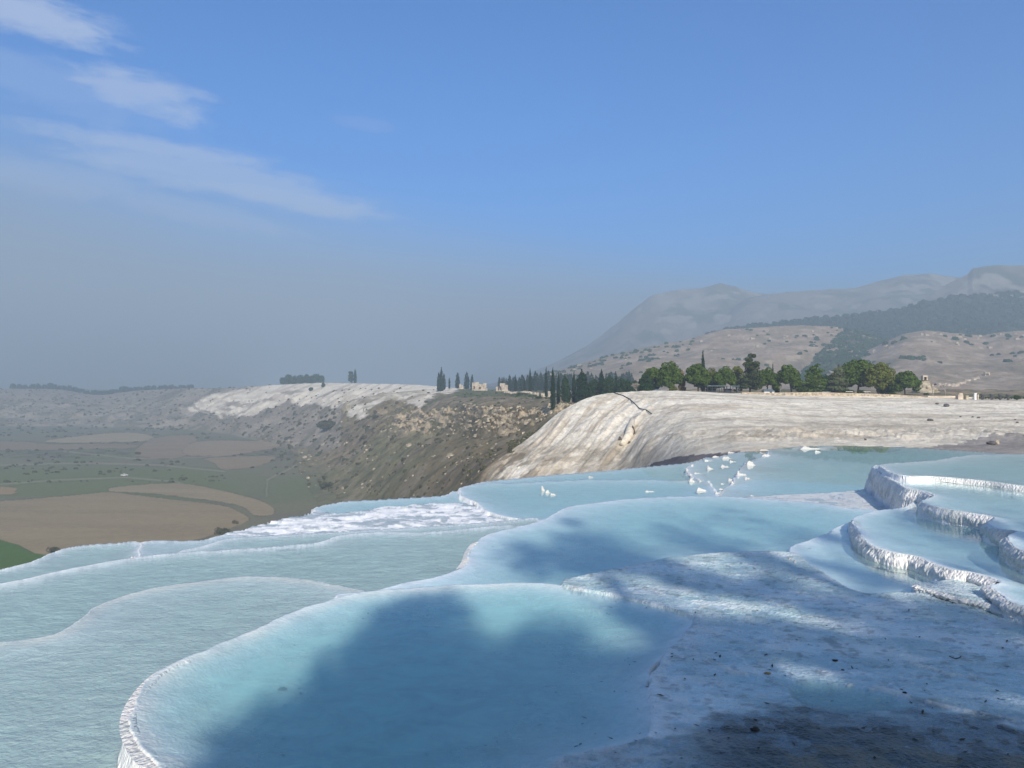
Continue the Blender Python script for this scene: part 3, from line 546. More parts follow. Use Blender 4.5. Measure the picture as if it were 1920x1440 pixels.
# tan cliffs
cb = cliff * sm(fbm(MPX / 34, MPY0 / 8, 5, 100, .6) + .12, -.08, .10)
cc_ = lerp(np.broadcast_to(np.array([.74, .58, .37]), c.shape), sm(fbm(MPX / 9, MPY0 / 5, 5, 101), -.05, .25), (.36, .30, .22)); cc_ = lerp(cc_, .9 * sm(-fbm(MPX / 8, MPY0 / 3.5, 5, 102, .6), .06, .26), (.11, .08, .05))  # darkest mottle paints crevice shade into the cliff colour
m_ = np.clip(cb, 0, 1)[..., None] * .92; c = c * (1 - m_) + cc_ * m_
# plateau
pt = (RK >= 7.0) & (MPX > 800) | (RK > 3.9) & (MPX > 1110)
pcx = np.empty_like(c); pcx[:] = (.22, .175, .115); pcx = lerp(pcx, sm(n1, -.2, .3), (.13, .13, .075)); pcx = lerp(pcx, .7 * sm(n2, .1, .4), (.30, .25, .18)); pcx = lerp(pcx, .6 * sm(fbm(MX / 7, MD / 9, 5, 115, .6) , .05, .25), (.36, .29, .20)); pcx = lerp(pcx, ((MPY0 < 746) & (MPY0 > 730) & (MPX > 850) & (MPX < 1030)) * .7, (.10, .125, .045))
c = np.where(pt[..., None], pcx, c)
m_ = (wt * pt * (MPX < 880))[..., None]; c = c * (1 - m_) + wt_c * m_
# near hill
hc = np.empty_like(c); hc[:] = (.80, .735, .62)
strk = fbm((MX - .40 * MD) / 1.5 + .1 * w, MD / 22, 6, 105, .6); strh = fbm(MX / 15, MD / 3.0 + .1 * w, 5, 106)
side = sm(MPX, 1150, 1300); st_ = strk * (1 - side) + strh * side
hc = lerp(hc, .75 * sm(st_, .0, .28), (.52, .45, .36)); hc = lerp(hc, .55 * sm(-st_, .10, .4), (.86, .81, .72))
fine_ = fbm(MX / .8, MD / 1.8, 4, 109, .65); hc = lerp(hc, .5 * sm(fine_, .12, .4), (.48, .42, .34))
low = np.clip(sm(MPY0, 815, 850) * (1 - sm(MPX, 1180, 1330)) * .55 + (1 - sm(MPX, 950, 1030)) * .6, 0, 1); hc = lerp(hc, low * .75 * sm(n2 + .3, -.2, .4), (.36, .30, .22)); hc = lerp(hc, low * .7 * sm(fbm(MX / 1.7, MD / 2, 4, 107), .02, .3), (.18, .145, .10))
b2 = sm(MPY0, 772, 800) * side; hc = lerp(hc, b2 * .45, (.55, .50, .42))
hc = lerp(hc, (bank * (MPX > 1250)) * .55 * sm(fbm(MX / 1.1 + .5 * MD, MD / 2, 4, 108), -.05, .3), (.33, .28, .22))
line1 = np.exp(-((MPY0 - np.interp(MPX, [1230, 1400, 1500, 1620, 1700, 1920], [784, 789, 795, 801, 799, 790])) / 1.8) ** 2) * sm(MPX, 1230, 1330); hc = lerp(hc, .55 * line1, (.36, .31, .26))
line2 = np.exp(-((MPY0 - np.interp(MPX, [1560, 1600, 1640, 1920], [757, 765, 785, 776])) / 1.7) ** 2) * (MPX > 1560); hc = lerp(hc, .40 * line2, (.38, .33, .28))
# dark wet mud beside the shore
mud = [(1195, 884), (1225, 868), (1262, 858), (1300, 853), (1385, 846), (1400, 850), (1360, 870), (1250, 890)]
mdm = inpoly(MPX, MPY0 + 2 * fbm(MX, MD, 3, 110), mud) & onhill; hc = lerp(hc, mdm * .9, (.105, .095, .11))
mud2 = [(1700, 846), (1760, 836), (1800, 830), (1850, 822), (1925, 816), (2300, 812), (2300, 860), (1700, 860)]
mdm = inpoly(MPX, MPY0 + 4 * fbm(MX, MD, 3, 111), mud2) & onhill; hc = lerp(hc, mdm * .75, (.20, .185, .19))
hm = (onhill & (RK > .9)) * 1.0
edge_soft = np.where(MPX < 1080, sm(MPX + 20 * fbm(MX / 6, MD / 6, 4, 112), 870, 960), 1.0); hm = hm * edge_soft
c = c * (1 - hm[..., None]) + hc * hm[..., None]
rough = np.where(plainm, .25, .85); rough = np.where(onhill, .62, rough); rough = np.where(wt > .5, .4, rough); rough = np.clip(rough + cliff * .5, 0, 1)
zone = np.zeros(MZ.shape, int)   # 0 hillside, 1 plain, 2 near travertine, 3 far travertine, 4 plateau, 5.. fields
zone[plainm & (MPX < 760)] = 1; zone[(wt > .5)] = 3; zone[pt & (wt <= .5)] = 4; zone[onhill & (hm > .5)] = 2
FIELDS = [
 [(-900, 985), (-300, 955), (0, 940), (117, 931), (204, 923), (262, 930), (408, 947), (446, 959), (467, 972), (455, 981), (408, 999), (370, 1012), (250, 1030), (88, 1041), (0, 1012), (-300, 960), (-900, 1000)],
 [(207, 921), (222, 913), (306, 907), (359, 909), (437, 925), (490, 940), (513, 954), (510, 964), (478, 966), (455, 950), (408, 940), (292, 926)],
 [(88, 826), (175, 815), (242, 811), (286, 818), (262, 827), (117, 830)],
 [(254, 845), (292, 821), (365, 818), (359, 843), (335, 858), (262, 856)],
 [(347, 852), (367, 829), (467, 827), (545, 833), (437, 852)],
 [(388, 859), (510, 856), (496, 870), (423, 881), (402, 867)],
 [(-300, 905), (0, 912), (26, 921), (0, 927), (-300, 925)],
 [(-500, 838), (0, 828), (88, 833), (230, 832), (254, 838), (150, 842), (-500, 850)]]
FCOL = [(.315, .24, .14), (.335, .26, .155), (.37, .29, .18), (.28, .21, .135), (.32, .24, .155), (.30, .225, .14), (.33, .23, .12), (.26, .20, .13)]
fr_ = .5 + .5 * np.sin((MX * .35 + MD) / 3.0 + fbm(MX / 30, MD / 30, 3, 120) * 4)
for k, (p, cl_) in enumerate(zip(FIELDS, FCOL)):
    eg = segdist(MPX + 1.5 * n2, MPY0, catmull(p, 4)); c = lerp(c, .7 * np.exp(-(eg / 2.0) ** 2) * (plainm & (MPX < 700)) * sm(n2, -.3, .1), (.095, .085, .05))
    mk = inpoly(MPX + 1.5 * n2, HZ - PL / MD * F * 1.0 + 1.2 * n2, catmull(p, 4)) & plainm & (RK > 1) & (MPX < 700)
    zone[mk] = 5 + k; cc2 = lerp(np.broadcast_to(np.array(cl_), c.shape), .35 * sm(fbm(MX / 50, MD / 12, 4, 121 + k), -.1, .4), tuple(a * .72 for a in cl_)); cc2 = lerp(cc2, .12 * fr_, tuple(a * .7 for a in cl_))
    c = np.where(mk[..., None], cc2, c); rough = np.where(mk, .22, rough)
MV = np.stack([MX, MD, MZ + ZE], -1).reshape(-1, 3); zf = zone[:-1, :-1]
names = {0: 'hillside', 1: 'valley_ground', 2: 'travertine_hill', 3: 'travertine_slope', 4: 'plateau_ground'}
drop2 = (RK[:-1, :-1] < .95) & (MPX[:-1, :-1] > 1330) & False
for z_ in np.unique(zf):
    submesh(names.get(z_, 'ploughed_field'), MV, gridfaces(len(MD), len(mpx), (zf == z_) & ~drop2), M['land'], c.reshape(-1, 3), floats={'crust': rough})
def mid_ix(px): return int(np.argmin(np.abs(mpx - px)))
def zmid(px, D):
    j = mid_ix(px); return float(np.interp(D, MD[:, j], MZ[:, j])) + ZE
def hit(px, py, kmin=1.0):
    """first visible terrain point seen at this pixel"""
    j = mid_ix(px); col = MPY[:, j]; ok = np.where((col <= py) & (RK[:, j] >= kmin))[0]; i = ok[0] if len(ok) else len(col) - 1
    return float(MX[i, j]), float(MD[i, j]), float(MZ[i, j]) + ZE
# wide ground sheet out to the horizon
gx = np.linspace(-5600, 5600, 60); gy = np.linspace(-300, 5600, 40); GX, GY = np.meshgrid(gx, gy)
gcol = np.empty(GX.shape + (3,)); gcol[:] = (.14, .125, .09)
mesh('ground', np.stack([GX, GY, ZE - 67 + 0 * GX], -1).reshape(-1, 3), gridfaces(40, 60), M['land'], gcol.reshape(-1, 3), kind='structure', floats={'crust': np.full(GX.size, .4)})

# ------------------------------------------------------------------ hills
def layer(name, crest, Dc, Db, zb, back, seed, colf, noise=.10, rows=130, step=2.4, x0=None, x1=None):
    x0 = x0 or crest[0][0]; x1 = x1 or crest[-1][0]; px = np.arange(x0, x1, step); cy = np.interp(px, [a[0] for a in crest], [a[1] for a in crest])
    cy = cy + 1.6 * fbm(px / 22, px * 0 + seed, 5, seed); zc = -(cy - HZ) / F * Dc
    t = np.concatenate([np.linspace(0, 1, rows), 1 + np.linspace(0, 1, 14)[1:]])[:, None]
    D = np.where(t <= 1, Db + (Dc - Db) * t, Dc + back * (t - 1)); P = np.repeat(px[None, :], len(t), 0); D = D + 0 * P; t = t + 0 * P; x = (P - 960) / F * D
    prof = np.where(t <= 1, .35 * t + .65 * t ** 1.6, 1 - (t - 1) ** 1.3); z = zb + (zc - zb) * prof
    hgt = np.maximum(zc - zb, 5); env = np.where(t <= 1, np.sin(math.pi * np.clip(t, 0, 1) ** .8) ** .8, 0)
    sc__ = (Dc - Db) * .30
    z = z + hgt * noise * env * 2.2 * ridged(x / sc__, D / sc__ * .7 + seed, 6, seed + 1) + hgt * noise * .35 * fbm(x / 40, D / 40, 5, seed + 2) * np.clip(env + .15, 0, 1)
    py = HZ - z / D * F; col, rg_ = colf(P, py, x, D, z, t + 0 * P)
    mesh(name, np.stack([x, D, z + ZE], -1).reshape(-1, 3), gridfaces(*x.shape), M['land'], col.reshape(-1, 3), kind='structure', floats={'crust': rg_})
    return dict(px=px, P=P, x=x, D=D, z=z, py=py, t=t + 0 * P)
def foot_col(P, py, x, D, z, t):
    c = np.empty(P.shape + (3,)); c[:] = (.34, .26, .19); n = fbm(x / 60, D / 60, 5, 200); n_ = fbm(x / 14, D / 14, 5, 201)
    c = lerp(c, .7 * sm(n, 0, .4), (.27, .215, .15)); c = lerp(c, .65 * sm(n_, .12, .4), (.48, .39, .31)); c = lerp(c, .5 * sm(-n_, .15, .4), (.16, .145, .095)); return c, np.full(P.shape, .8)
VALLEY = [(1590, 612), (1640, 612), (1700, 640), (1640, 668), (1560, 700), (1520, 722), (1490, 722), (1510, 690), (1540, 660), (1560, 640)]
def footL(P, py, x, D, z, t):
    c, r = foot_col(P, py, x, D, z, t); v = inpoly(P + 12 * fbm(x / 40, D / 40, 4, 205), py, VALLEY) * sm(fbm(x / 25, D / 25, 5, 206), -.35, .0); c = lerp(c, .85 * v, (.038, .05, .035)); return c, r
def ridge_col(P, py, x, D, z, t):
    c = np.empty(P.shape + (3,)); c[:] = (.030, .045, .030); n = fbm(x / 50, D / 50, 5, 210); c = lerp(c, sm(n - .004 * (600 - py) * 0, .22, .4) * sm(-py, -575, -545), (.30, .27, .24)); return c, np.full(P.shape, .7)
def mount_col(P, py, x, D, z, t):
    c = np.empty(P.shape + (3,)); c[:] = (.17, .155, .14); n = fbm(x / 110, D / 110, 6, 220); c = lerp(c, sm(n, -.05, .3), (.075, .085, .065)); c = lerp(c, sm(fbm(x / 45, D / 45, 5, 221), .12, .4), (.25, .23, .21)); return c, np.full(P.shape, .8)
LF = layer('foothill', [(940, 726), (1010, 706), (1080, 684), (1146, 666), (1211, 650), (1277, 640), (1338, 622), (1364, 617), (1430, 613), (1500, 610), (1561, 613), (1600, 618), (1680, 640), (1800, 660), (2300, 660)], 1150, 640, -6, 500, 300, footL, .075)
RF = layer('foothill', [(1440, 726), (1500, 700), (1548, 684), (1627, 657), (1692, 626), (1736, 619), (1780, 624), (1846, 629), (1880, 622), (1920, 620), (2100, 610), (2900, 600)], 980, 520, -5, 450, 320, foot_col, .07)
RG = layer('forested_ridge', [(1200, 660), (1330, 626), (1360, 617), (1430, 608), (1500, 600), (1605, 590), (1692, 578), (1736, 566), (1802, 556), (1920, 545), (2200, 530), (2900, 530)], 1500, 1050, 20, 400, 340, ridge_col, .06)
layer('mountain', [(1600, 640), (1690, 590), (1727, 565), (1780, 530), (1815, 514), (1824, 503), (1867, 498), (1920, 497), (2100, 490), (2900, 500)], 1950, 1450, 60, 600, 360, mount_col, .06)
layer('mountain', [(1300, 620), (1400, 560), (1439, 551), (1517, 544), (1605, 540), (1649, 527), (1692, 516), (1745, 513), (1789, 519), (1900, 525), (2900, 530)], 2600, 1800, 60, 700, 380, mount_col, .06)
layer('mountain', [(900, 724), (980, 704), (1050, 676), (1100, 648), (1141, 618), (1180, 586), (1220, 554), (1268, 544), (1316, 540), (1351, 532), (1377, 537), (1412, 548), (1456, 553), (1517, 568), (1700, 610), (2000, 640)], 2800, 1900, -6, 700, 400, mount_col, .06)

# ------------------------------------------------------------------ vegetation
def leaves(C, N, size, rng, tri=False):
    """small crossed leaf quads at points C with outward normals N"""
    n = len(C); N = N + rng.normal(0, .55, N.shape); N /= np.linalg.norm(N, axis=1)[:, None] + 1e-9
    a = np.cross(N, rng.normal(0, 1, (n, 3))); a /= np.linalg.norm(a, axis=1)[:, None] + 1e-9; b = np.cross(N, a)
    s = size * rng.uniform(.55, 1.25, (n, 1)); V = np.stack([C - a * s * .5 - b * s * .35, C + a * s * .5 - b * s * .3, C + a * s * .35 + b * s * .4, C - a * s * .4 + b * s * .35], 1)
    return V.reshape(-1, 3), np.arange(n * 4).reshape(-1, 4)
def blobs_crown(blobs, per, size, rng):
    Cs, Ns = [], []
    for (c, r) in blobs:
        r = np.array(r); k = int(per * (r[0] * r[2]) ** 1.0); u = rng.normal(0, 1, (k, 3)); u /= np.linalg.norm(u, axis=1)[:, None]
        rad = rng.uniform(.72, 1.06, (k, 1)) ** .6; Cs.append(np.array(c) + u * r * rad); Ns.append(u + np.array([0, 0, .35]))
    return leaves(np.concatenate(Cs), np.concatenate(Ns), size, rng)
def tree_crown(style, h, w_, rng):
    """blob list in local metres; base at z=0, total height h, crown width w_"""
    B = []
    if style == 'umbrella':
        for k in range(34):
            gz = 1 - (k + .5) / 34 * 1.25; gr = math.sqrt(max(1 - gz * gz, 0)); ga = k * 2.39996 + rng.uniform(-.2, .2); rb = w_ * rng.uniform(.085, .17); f_ = rng.uniform(.76, 1.10)
            B.append(((w_ * .385 * gr * math.cos(ga) * f_, w_ * .385 * gr * math.sin(ga) * f_, h * .50 + h * .40 * gz * f_), (rb, rb, rb * .8)))
        for k in range(8):
            a = rng.uniform(0, 6.283); q = math.sqrt(rng.uniform(0, 1)); rx = w_ * .5 * q * .84; top = h * (1 - .42 * q ** 2.4)
            z = rng.uniform(h * .24, top - h * .12); rb = w_ * rng.uniform(.13, .20); B.append(((rx * math.cos(a), rx * math.sin(a), z), (rb, rb, rb * .78)))
        for k in range(9):
            a = k * .7 + rng.uniform(-.3, .3); rb = w_ * .17; B.append(((w_ * .37 * math.cos(a), w_ * .37 * math.sin(a), h * rng.uniform(.30, .68)), (rb, rb, rb * .8)))
    elif style == 'round':
        for k in range(36):
            gz = 1 - (k + .5) / 36 * 1.9; gr = math.sqrt(max(1 - gz * gz, 0)); ga = k * 2.39996; rb = w_ * rng.uniform(.09, .17); f_ = rng.uniform(.74, 1.10)
            B.append(((w_ * .385 * gr * math.cos(ga) * f_, w_ * .385 * gr * math.sin(ga) * f_, h * .48 + h * .42 * gz * f_), (rb, rb, rb * .9)))
        for k in range(8):
            u = rng.normal(0, 1, 3); u /= np.linalg.norm(u); q = rng.uniform(.3, .82); rb = w_ * rng.uniform(.13, .21)
            B.append(((u[0] * w_ * .5 * q, u[1] * w_ * .5 * q, h * .48 + u[2] * h * .50 * q), (rb, rb, rb * .9)))
    elif style == 'layered':
        for k in range(9):
            t = k / 8; z = h * (.16 + .78 * t); ww = w_ * .5 * (1.05 - .62 * t ** 1.4) * rng.uniform(.8, 1.1)
            for j in range(5 if t < .8 else 2):
                a = rng.uniform(0, 6.283); q = rng.uniform(.2, .78); B.append(((ww * q * math.cos(a), ww * q * math.sin(a), z + rng.uniform(-.03, .03) * h), (ww * rng.uniform(.38, .52), ww * .45, h * .055)))
    elif style == 'cone':
        for k in range(14):
            t = k / 13; z = h * (.10 + .84 * t); ww = w_ * .5 * (1 - t) ** .62 * (.6 + .4 * min(t * 5, 1)) + .05 * w_
            for j in range(3 if t < .85 else 1):
                a = rng.uniform(0, 6.283); B.append(((ww * .38 * math.cos(a), ww * .38 * math.sin(a), z), (ww * .72, ww * .72, h * .075)))
    elif style == 'spire':
        for k in range(16):
            t = k / 15; z = h * (.05 + .90 * t); ww = w_ * .5 * max(math.sin(math.pi * (.16 + .84 * t) ** .75) ** .6, .14); B.append(((rng.uniform(-.05, .05) * w_, rng.uniform(-.05, .05) * w_, z), (ww, ww, h * .062)))
    return B
def make_tree(name, loc, h, w_, style, mat, seed=0, leaf=None, dens=1.0, lean=(0, 0), trunk=.35, bark='bark', limbs=4):
    rng = np.random.default_rng(seed + 100); B = tree_crown(style, h, w_, rng); leaf = leaf or max(.22, w_ * .06)
    r = empty(name, loc)
    if lean != (0, 0): B = [((c_[0] + lean[0] * c_[2] / h, c_[1] + lean[1] * c_[2] / h, c_[2]), q) for c_, q in B]
    V, Fq = blobs_crown(B, 42 * dens / (leaf * leaf) * .55, leaf, rng)
    V[:, 2] = np.maximum(V[:, 2], h * .02)
    # a darker-free inner mass so that gaps show only at the outline
    cr = mesh('crown', V, Fq, M[mat], smooth=False, parent=r)
    t = MB(); top = h * (.72 if style != 'spire' else .5); rt = max(h * .022, .10)
    P = [(lean[0] * s_ * top / h + .02 * h * math.sin(s_ * 3 + seed), lean[1] * s_ * top / h, s_ * top - .3 * (s_ == 0)) for s_ in (0, .33, .66, 1)]
    t.tube(P, [rt * 1.3, rt, rt * .8, rt * .4], 7)
    if style in ('umbrella', 'round', 'layered'):
        for k in range(limbs):
            a = k * 6.283 / limbs + seed; zz = h * rng.uniform(.22, .42); rr_ = w_ * .33
            p0 = np.array([lean[0] * zz / h, lean[1] * zz / h, zz]); p2 = np.array([p0[0] + rr_ * math.cos(a), p0[1] + rr_ * math.sin(a), zz + h * .25]); pm = (p0 + p2) / 2 + np.array([0, 0, -.04 * h])
            t.tube([p0, pm, p2], [rt * .6, rt * .45, rt * .2], 5)
    t.build('trunk', M[bark], r, smooth=True); return r
def px_tree(name, px, top, D, wpx, style, mat, seed, label, cat='tree', group=None, base=None, **kw):
    zb = zmid(px, D); h = (ZE + (HZ - top) / F * D) - zb; w_ = wpx / F * D
    r = make_tree(name, ((px - 960) / F * D, D, zb), h, w_, style, mat, seed, **kw); tag(r, label, cat, group); return r
# --- the grove on the right, seen across the white bank
GR1 = 'trees of the grove above the white bank'
T = [
 ('pine_tree', 1211, 699, 186, 30, 'round', 'pine_d', 'low rounded dark pine at the left end of the grove beside the bare shrub'),
 ('pine_tree', 1223, 684, 192, 40, 'umbrella', 'pine', 'round green pine half hidden behind the first big domed pine of the grove'),
 ('pine_tree', 1256, 677, 184, 46, 'umbrella', 'pine', 'big domed green pine standing left of the orange-leaved slim tree'),
 ('autumn_tree', 1279, 693, 186, 15, 'cone', 'autumn', 'slim tree with thin orange autumn leaves between two domed pines'),
 ('pine_tree', 1308, 680, 183, 48, 'umbrella', 'pine', 'domed green pine directly in front of the lone dark cypress tip'),
 ('pine_tree', 1335, 686, 188, 24, 'round', 'pine_o', 'narrow yellowish pine squeezed between two domed pines behind the dark shelter'),
 ('pine_tree', 1358, 688, 183, 42, 'umbrella', 'pine', 'domed pine rising straight over the dark shelter'),
 ('pine_tree', 1382, 679, 190, 26, 'round', 'pine_o', 'olive green pine just left of the tallest conifer'),
 ('cedar_tree', 1407, 664, 181, 44, 'layered', 'cedar', 'tallest conifer of the grove, with ragged dark tiers of branches'),
 ('pine_tree', 1438, 689, 183, 42, 'umbrella', 'pine', 'domed pine just right of the tallest conifer, last before the gap in the grove'),
 ('pine_tree', 1456, 702, 189, 14, 'cone', 'cyp', 'small dark blue-green conifer at the edge of the gap in the grove'),
 ('pine_tree', 1484, 682, 181, 42, 'umbrella', 'pine', 'pine on a leaning bare trunk, first one right of the gap'),
 ('pine_tree', 1524, 681, 179, 50, 'layered', 'pine', 'wide pine with flat shelving branches reaching low, second right of the gap'),
 ('pine_tree', 1555, 700, 190, 34, 'round', 'pine_d', 'dark shaded pine filling the space behind the grey-green tree'),
 ('grey_tree', 1572, 684, 177, 40, 'cone', 'greyg', 'pointed grey-green tree with mottled foliage beside the largest dome'),
 ('pine_tree', 1608, 671, 184, 66, 'umbrella', 'pine', 'largest and highest umbrella pine of the right half of the grove'),
 ('pine_tree', 1646, 677, 178, 56, 'umbrella', 'pine_o', 'large sunlit olive pine overlapping the right side of the largest dome'),
 ('pine_tree', 1660, 702, 188, 36, 'round', 'pine_d', 'low dark pine in the gap under the two largest domes'),
 ('pine_tree', 1697, 694, 181, 52, 'umbrella', 'pine', 'last domed pine at the right end of the grove, near the stone tower ruin')]
for k, (nm, px, top, D, w_, st, mt, lb) in enumerate(T):
    lean = (-1.0, 0) if 'leaning' in lb else (.5, 0) if px in (1608, 1524) else (0, 0)
    px_tree(nm, px, top, D, w_, st, mt, 10 + k, lb, 'tree', GR1, lean=lean, dens=1.25)
px_tree('cypress_tree', 1318, 656, 196, 9, 'spire', 'cyp', 3, 'lone dark cypress whose tip pokes out above the domed pines', 'cypress')
px_tree('cypress_tree', 1449, 679, 260, 4, 'spire', 'cyp', 4, 'tiny cypress tip far behind the gap in the grove', 'cypress')
# --- conifers left of the white hill crest
GR2 = 'dark conifers on the plateau left of the white hill'
T2 = [
 ('cypress_tree', 1036.5, 688, 236, 10, 'spire', 'cyp', 'tall near cypress standing alone at the cliff edge, its whole height in view'),
 ('cypress_tree', 1024, 688, 330, 6, 'spire', 'cyp', 'slim cypress beside the pale stone block, just left of the tall near cypress'),
 ('cypress_tree', 994, 690, 430, 6, 'spire', 'cyp', 'slim cypress behind the bright rubble heap, taller than the one to its left'),
 ('cypress_tree', 966.5, 702, 430, 5, 'spire', 'cyp', 'small slim cypress at the left end of the bright rubble heap'),
 ('cypress_tree', 983.5, 709, 430, 4, 'spire', 'cyp', 'shortest slim cypress behind the middle of the bright rubble heap'),
 ('cypress_tree', 1047, 698, 262, 7, 'spire', 'cyp', 'narrow cypress right behind the tall near cypress'),
 ('conifer_tree', 1060, 701, 250, 24, 'cone', 'pine_d', 'broad dark conifer with bare lower stem, second right of the tall near cypress'),
 ('cypress_tree', 1076, 697, 255, 9, 'spire', 'cyp', 'narrow cypress left of the widest dark conifer'),
 ('conifer_tree', 1091, 692, 243, 34, 'cone', 'cyp', 'widest and darkest blue-green conifer of the clump left of the white hill'),
 ('pine_tree', 1112, 708, 250, 26, 'round', 'pine_d', 'low green pine right of the widest dark conifer'),
 ('cypress_tree', 1128, 692, 246, 14, 'spire', 'cyp', 'pointed cypress rising in the middle above the white hill shoulder'),
 ('pine_tree', 1141, 700, 240, 26, 'round', 'pine_d', 'green pine right of the pointed cypress over the white hill shoulder'),
 ('cypress_tree', 1155, 701, 252, 9, 'spire', 'cyp', 'small cypress tip between two low pines over the white hill crest'),
 ('pine_tree', 1170, 707, 236, 30, 'round', 'pine_d', 'low spreading pine over the white hill crest, left of the bare pale shrub'),
 ('pine_tree', 1190, 710, 240, 24, 'round', 'pine_d', 'low pine directly behind the bare pale shrub')]
for k, (nm, px, top, D, w_, st, mt, lb) in enumerate(T2): px_tree(nm, px, top, D, w_, st, mt, 50 + k, lb, 'cypress' if nm[0] == 'c' and 'cyp' in nm else 'tree', GR2)
# --- hazy cypresses and round trees farther off
T3 = [(823, 697, 8, 'left of three hazy cypresses crowded together at the right end of the far white slope'), (827.5, 689, 8, 'middle and highest of three hazy cypresses crowded together at the far white slope'),
      (832, 700, 8, 'right of three hazy cypresses crowded together at the far white slope'), (842.5, 708, 4, 'very small thin hazy cypress between two larger ones'), (858, 698, 9, 'single plump hazy cypress between the thin one and the pair'),
      (875, 697, 11, 'left and wider cypress of the hazy pair beside the ruined bath'), (885, 702, 7, 'right and narrower cypress of the hazy pair beside the ruined bath')]
for k, (px, top, w_, lb) in enumerate(T3): px_tree('cypress_tree', px, top, 620 + 8 * k, w_, 'spire', 'cyp', 80 + k, lb, 'cypress', 'hazy cypresses past the far white slope', leaf=.8)
px_tree('round_tree', 658, 694, 965, 11, 'round', 'pine_d', 90, 'hazy egg-shaped tree on the skyline of the far white slope', 'tree', leaf=1.2)
px_tree('cypress_tree', 666, 691, 965, 6, 'spire', 'cyp', 91, 'hazy cypress touching the egg-shaped tree on the skyline', 'cypress', leaf=1.0)
for k, px in enumerate((531, 541, 552, 563, 574, 584, 594, 603)):
    px_tree('round_tree', px, (706, 702, 705, 703, 701, 704, 700, 703)[k], 1090, (14, 17, 15, 19, 14, 18, 16, 13)[k], 'round', 'pine_d', 95 + k, ['first', 'second', 'third', 'fourth', 'fifth', 'sixth', 'seventh', 'last'][k] + ' from the left in the low row of hazy round trees on the skyline', 'tree', 'row of hazy round trees on the skyline', leaf=1.4, dens=.8)
a_ = hit(606, 727, 6.0); px_tree('small_tree', 606, 717, a_[1], 7, 'round', 'pine_d', 110, 'small dark tree on the upper part of the far white slope, right of its twin', 'tree', leaf=.9)
a_ = hit(583, 734, 6.0); px_tree('small_tree', 583, 726, a_[1], 8, 'round', 'pine_d', 111, 'small dark tree lower on the far white slope, left of its twin', 'tree', leaf=.9)
# prototypes for distant copies
def copy_thing(r, loc, s, rz, label, cat, group):
    c_ = r.copy(); sc.collection.objects.link(c_); c_.location = loc; c_.scale = s; c_.rotation_euler = (0, 0, rz)
    for ch in r.children:
        d = ch.copy(); sc.collection.objects.link(d); d.parent = c_
    c_['label'] = label; c_['category'] = cat; c_['group'] = group; return c_
rs = random.Random(5); first = None
for k in range(74):
    px = 936 + k * 3.45 + rs.uniform(-2, 2); D = rs.uniform(540, 640) ; zb = -5.2 + ZE; h = rs.uniform(9, 14.5) * (.8 + .35 * min((px - 930) / 90, 1)); loc = ((px - 960) / F * D, D, zb)
    lb = 'hazy slim cypress in the long dense row behind the plateau ruins and the dark conifers'; gp = 'row of hazy cypresses behind the plateau'
    if first is None: first = make_tree('cypress_tree', loc, 12, 3.2, 'spire', 'cyp', 120, leaf=.75, dens=.8); tag(first, lb, 'cypress', gp); first_s = 12.0
    else: copy_thing(first, loc, (h / 12 * rs.uniform(.8, 1.3),) * 2 + (h / 12,), rs.uniform(0, 6), lb, 'cypress', gp)
first = None
for k in range(90):
    px = 22 + k * 3.8 + rs.uniform(-3, 3); D = 1500 + rs.uniform(20, 160); j = mid_ix(px)
    if 160 < px < 205: D = 1490
    zb = zmid(px, D); h = rs.uniform(8, 14) if px < 240 else rs.uniform(6, 11); zb -= 1.5
    if 140 < px < 215: zb -= 3
    loc = ((px - 960) / F * D, D, zb); lb = 'hazy tree in the long dark belt along the far left plateau edge'; gp = 'belt of hazy trees on the far left plateau'
    if first is None: first = make_tree('round_tree', loc, 12, 10, 'round', 'pine_d', 130, leaf=2.0, dens=.8); tag(first, lb, 'tree', gp)
    else: copy_thing(first, loc, (h / 12 * rs.uniform(.9, 1.5),) * 2 + (h / 12,), rs.uniform(0, 6), lb, 'tree', gp)
# bushes under the grove
for px, w_, hh, lb in [(1503, 26, 1.5, 'rounded dark bush at the foot of the wide shelving pine'), (1591, 20, 1.1, 'low clipped bush under the largest umbrella pine'), (1613, 13, 1.0, 'small dark round bush right of the low clipped bush'),
                       (1672, 16, .9, 'low bush on the wall top under the last domed pine'), (1262, 14, 1.6, 'yellow-green bush below the big domed pine left of the orange tree'), (1736, 9, .8, 'small dull bush beside the stone tower ruin')]:
    D = 173.5 if px != 1736 else 185; zb = zmid(px, D); r = empty('bush', ((px - 960) / F * D, D, zb)); rng = np.random.default_rng(px); ww = w_ / F * D
    V, Fq = blobs_crown([((rng.uniform(-.3, .3) * ww, rng.uniform(-.2, .2) * ww, hh * rng.uniform(.35, .6)), (ww * .3, ww * .25, hh * .45)) for _ in range(7)], 260, .22, rng)
    mesh('foliage', V, Fq, M['bush' if px != 1262 else 'pine_o'], smooth=False, parent=r); q = MB(); q.tube([(0, 0, -.1), (0, 0, hh * .5)], .07, 5); q.build('stem', M['bark'], r); tag(r, lb, 'bush')
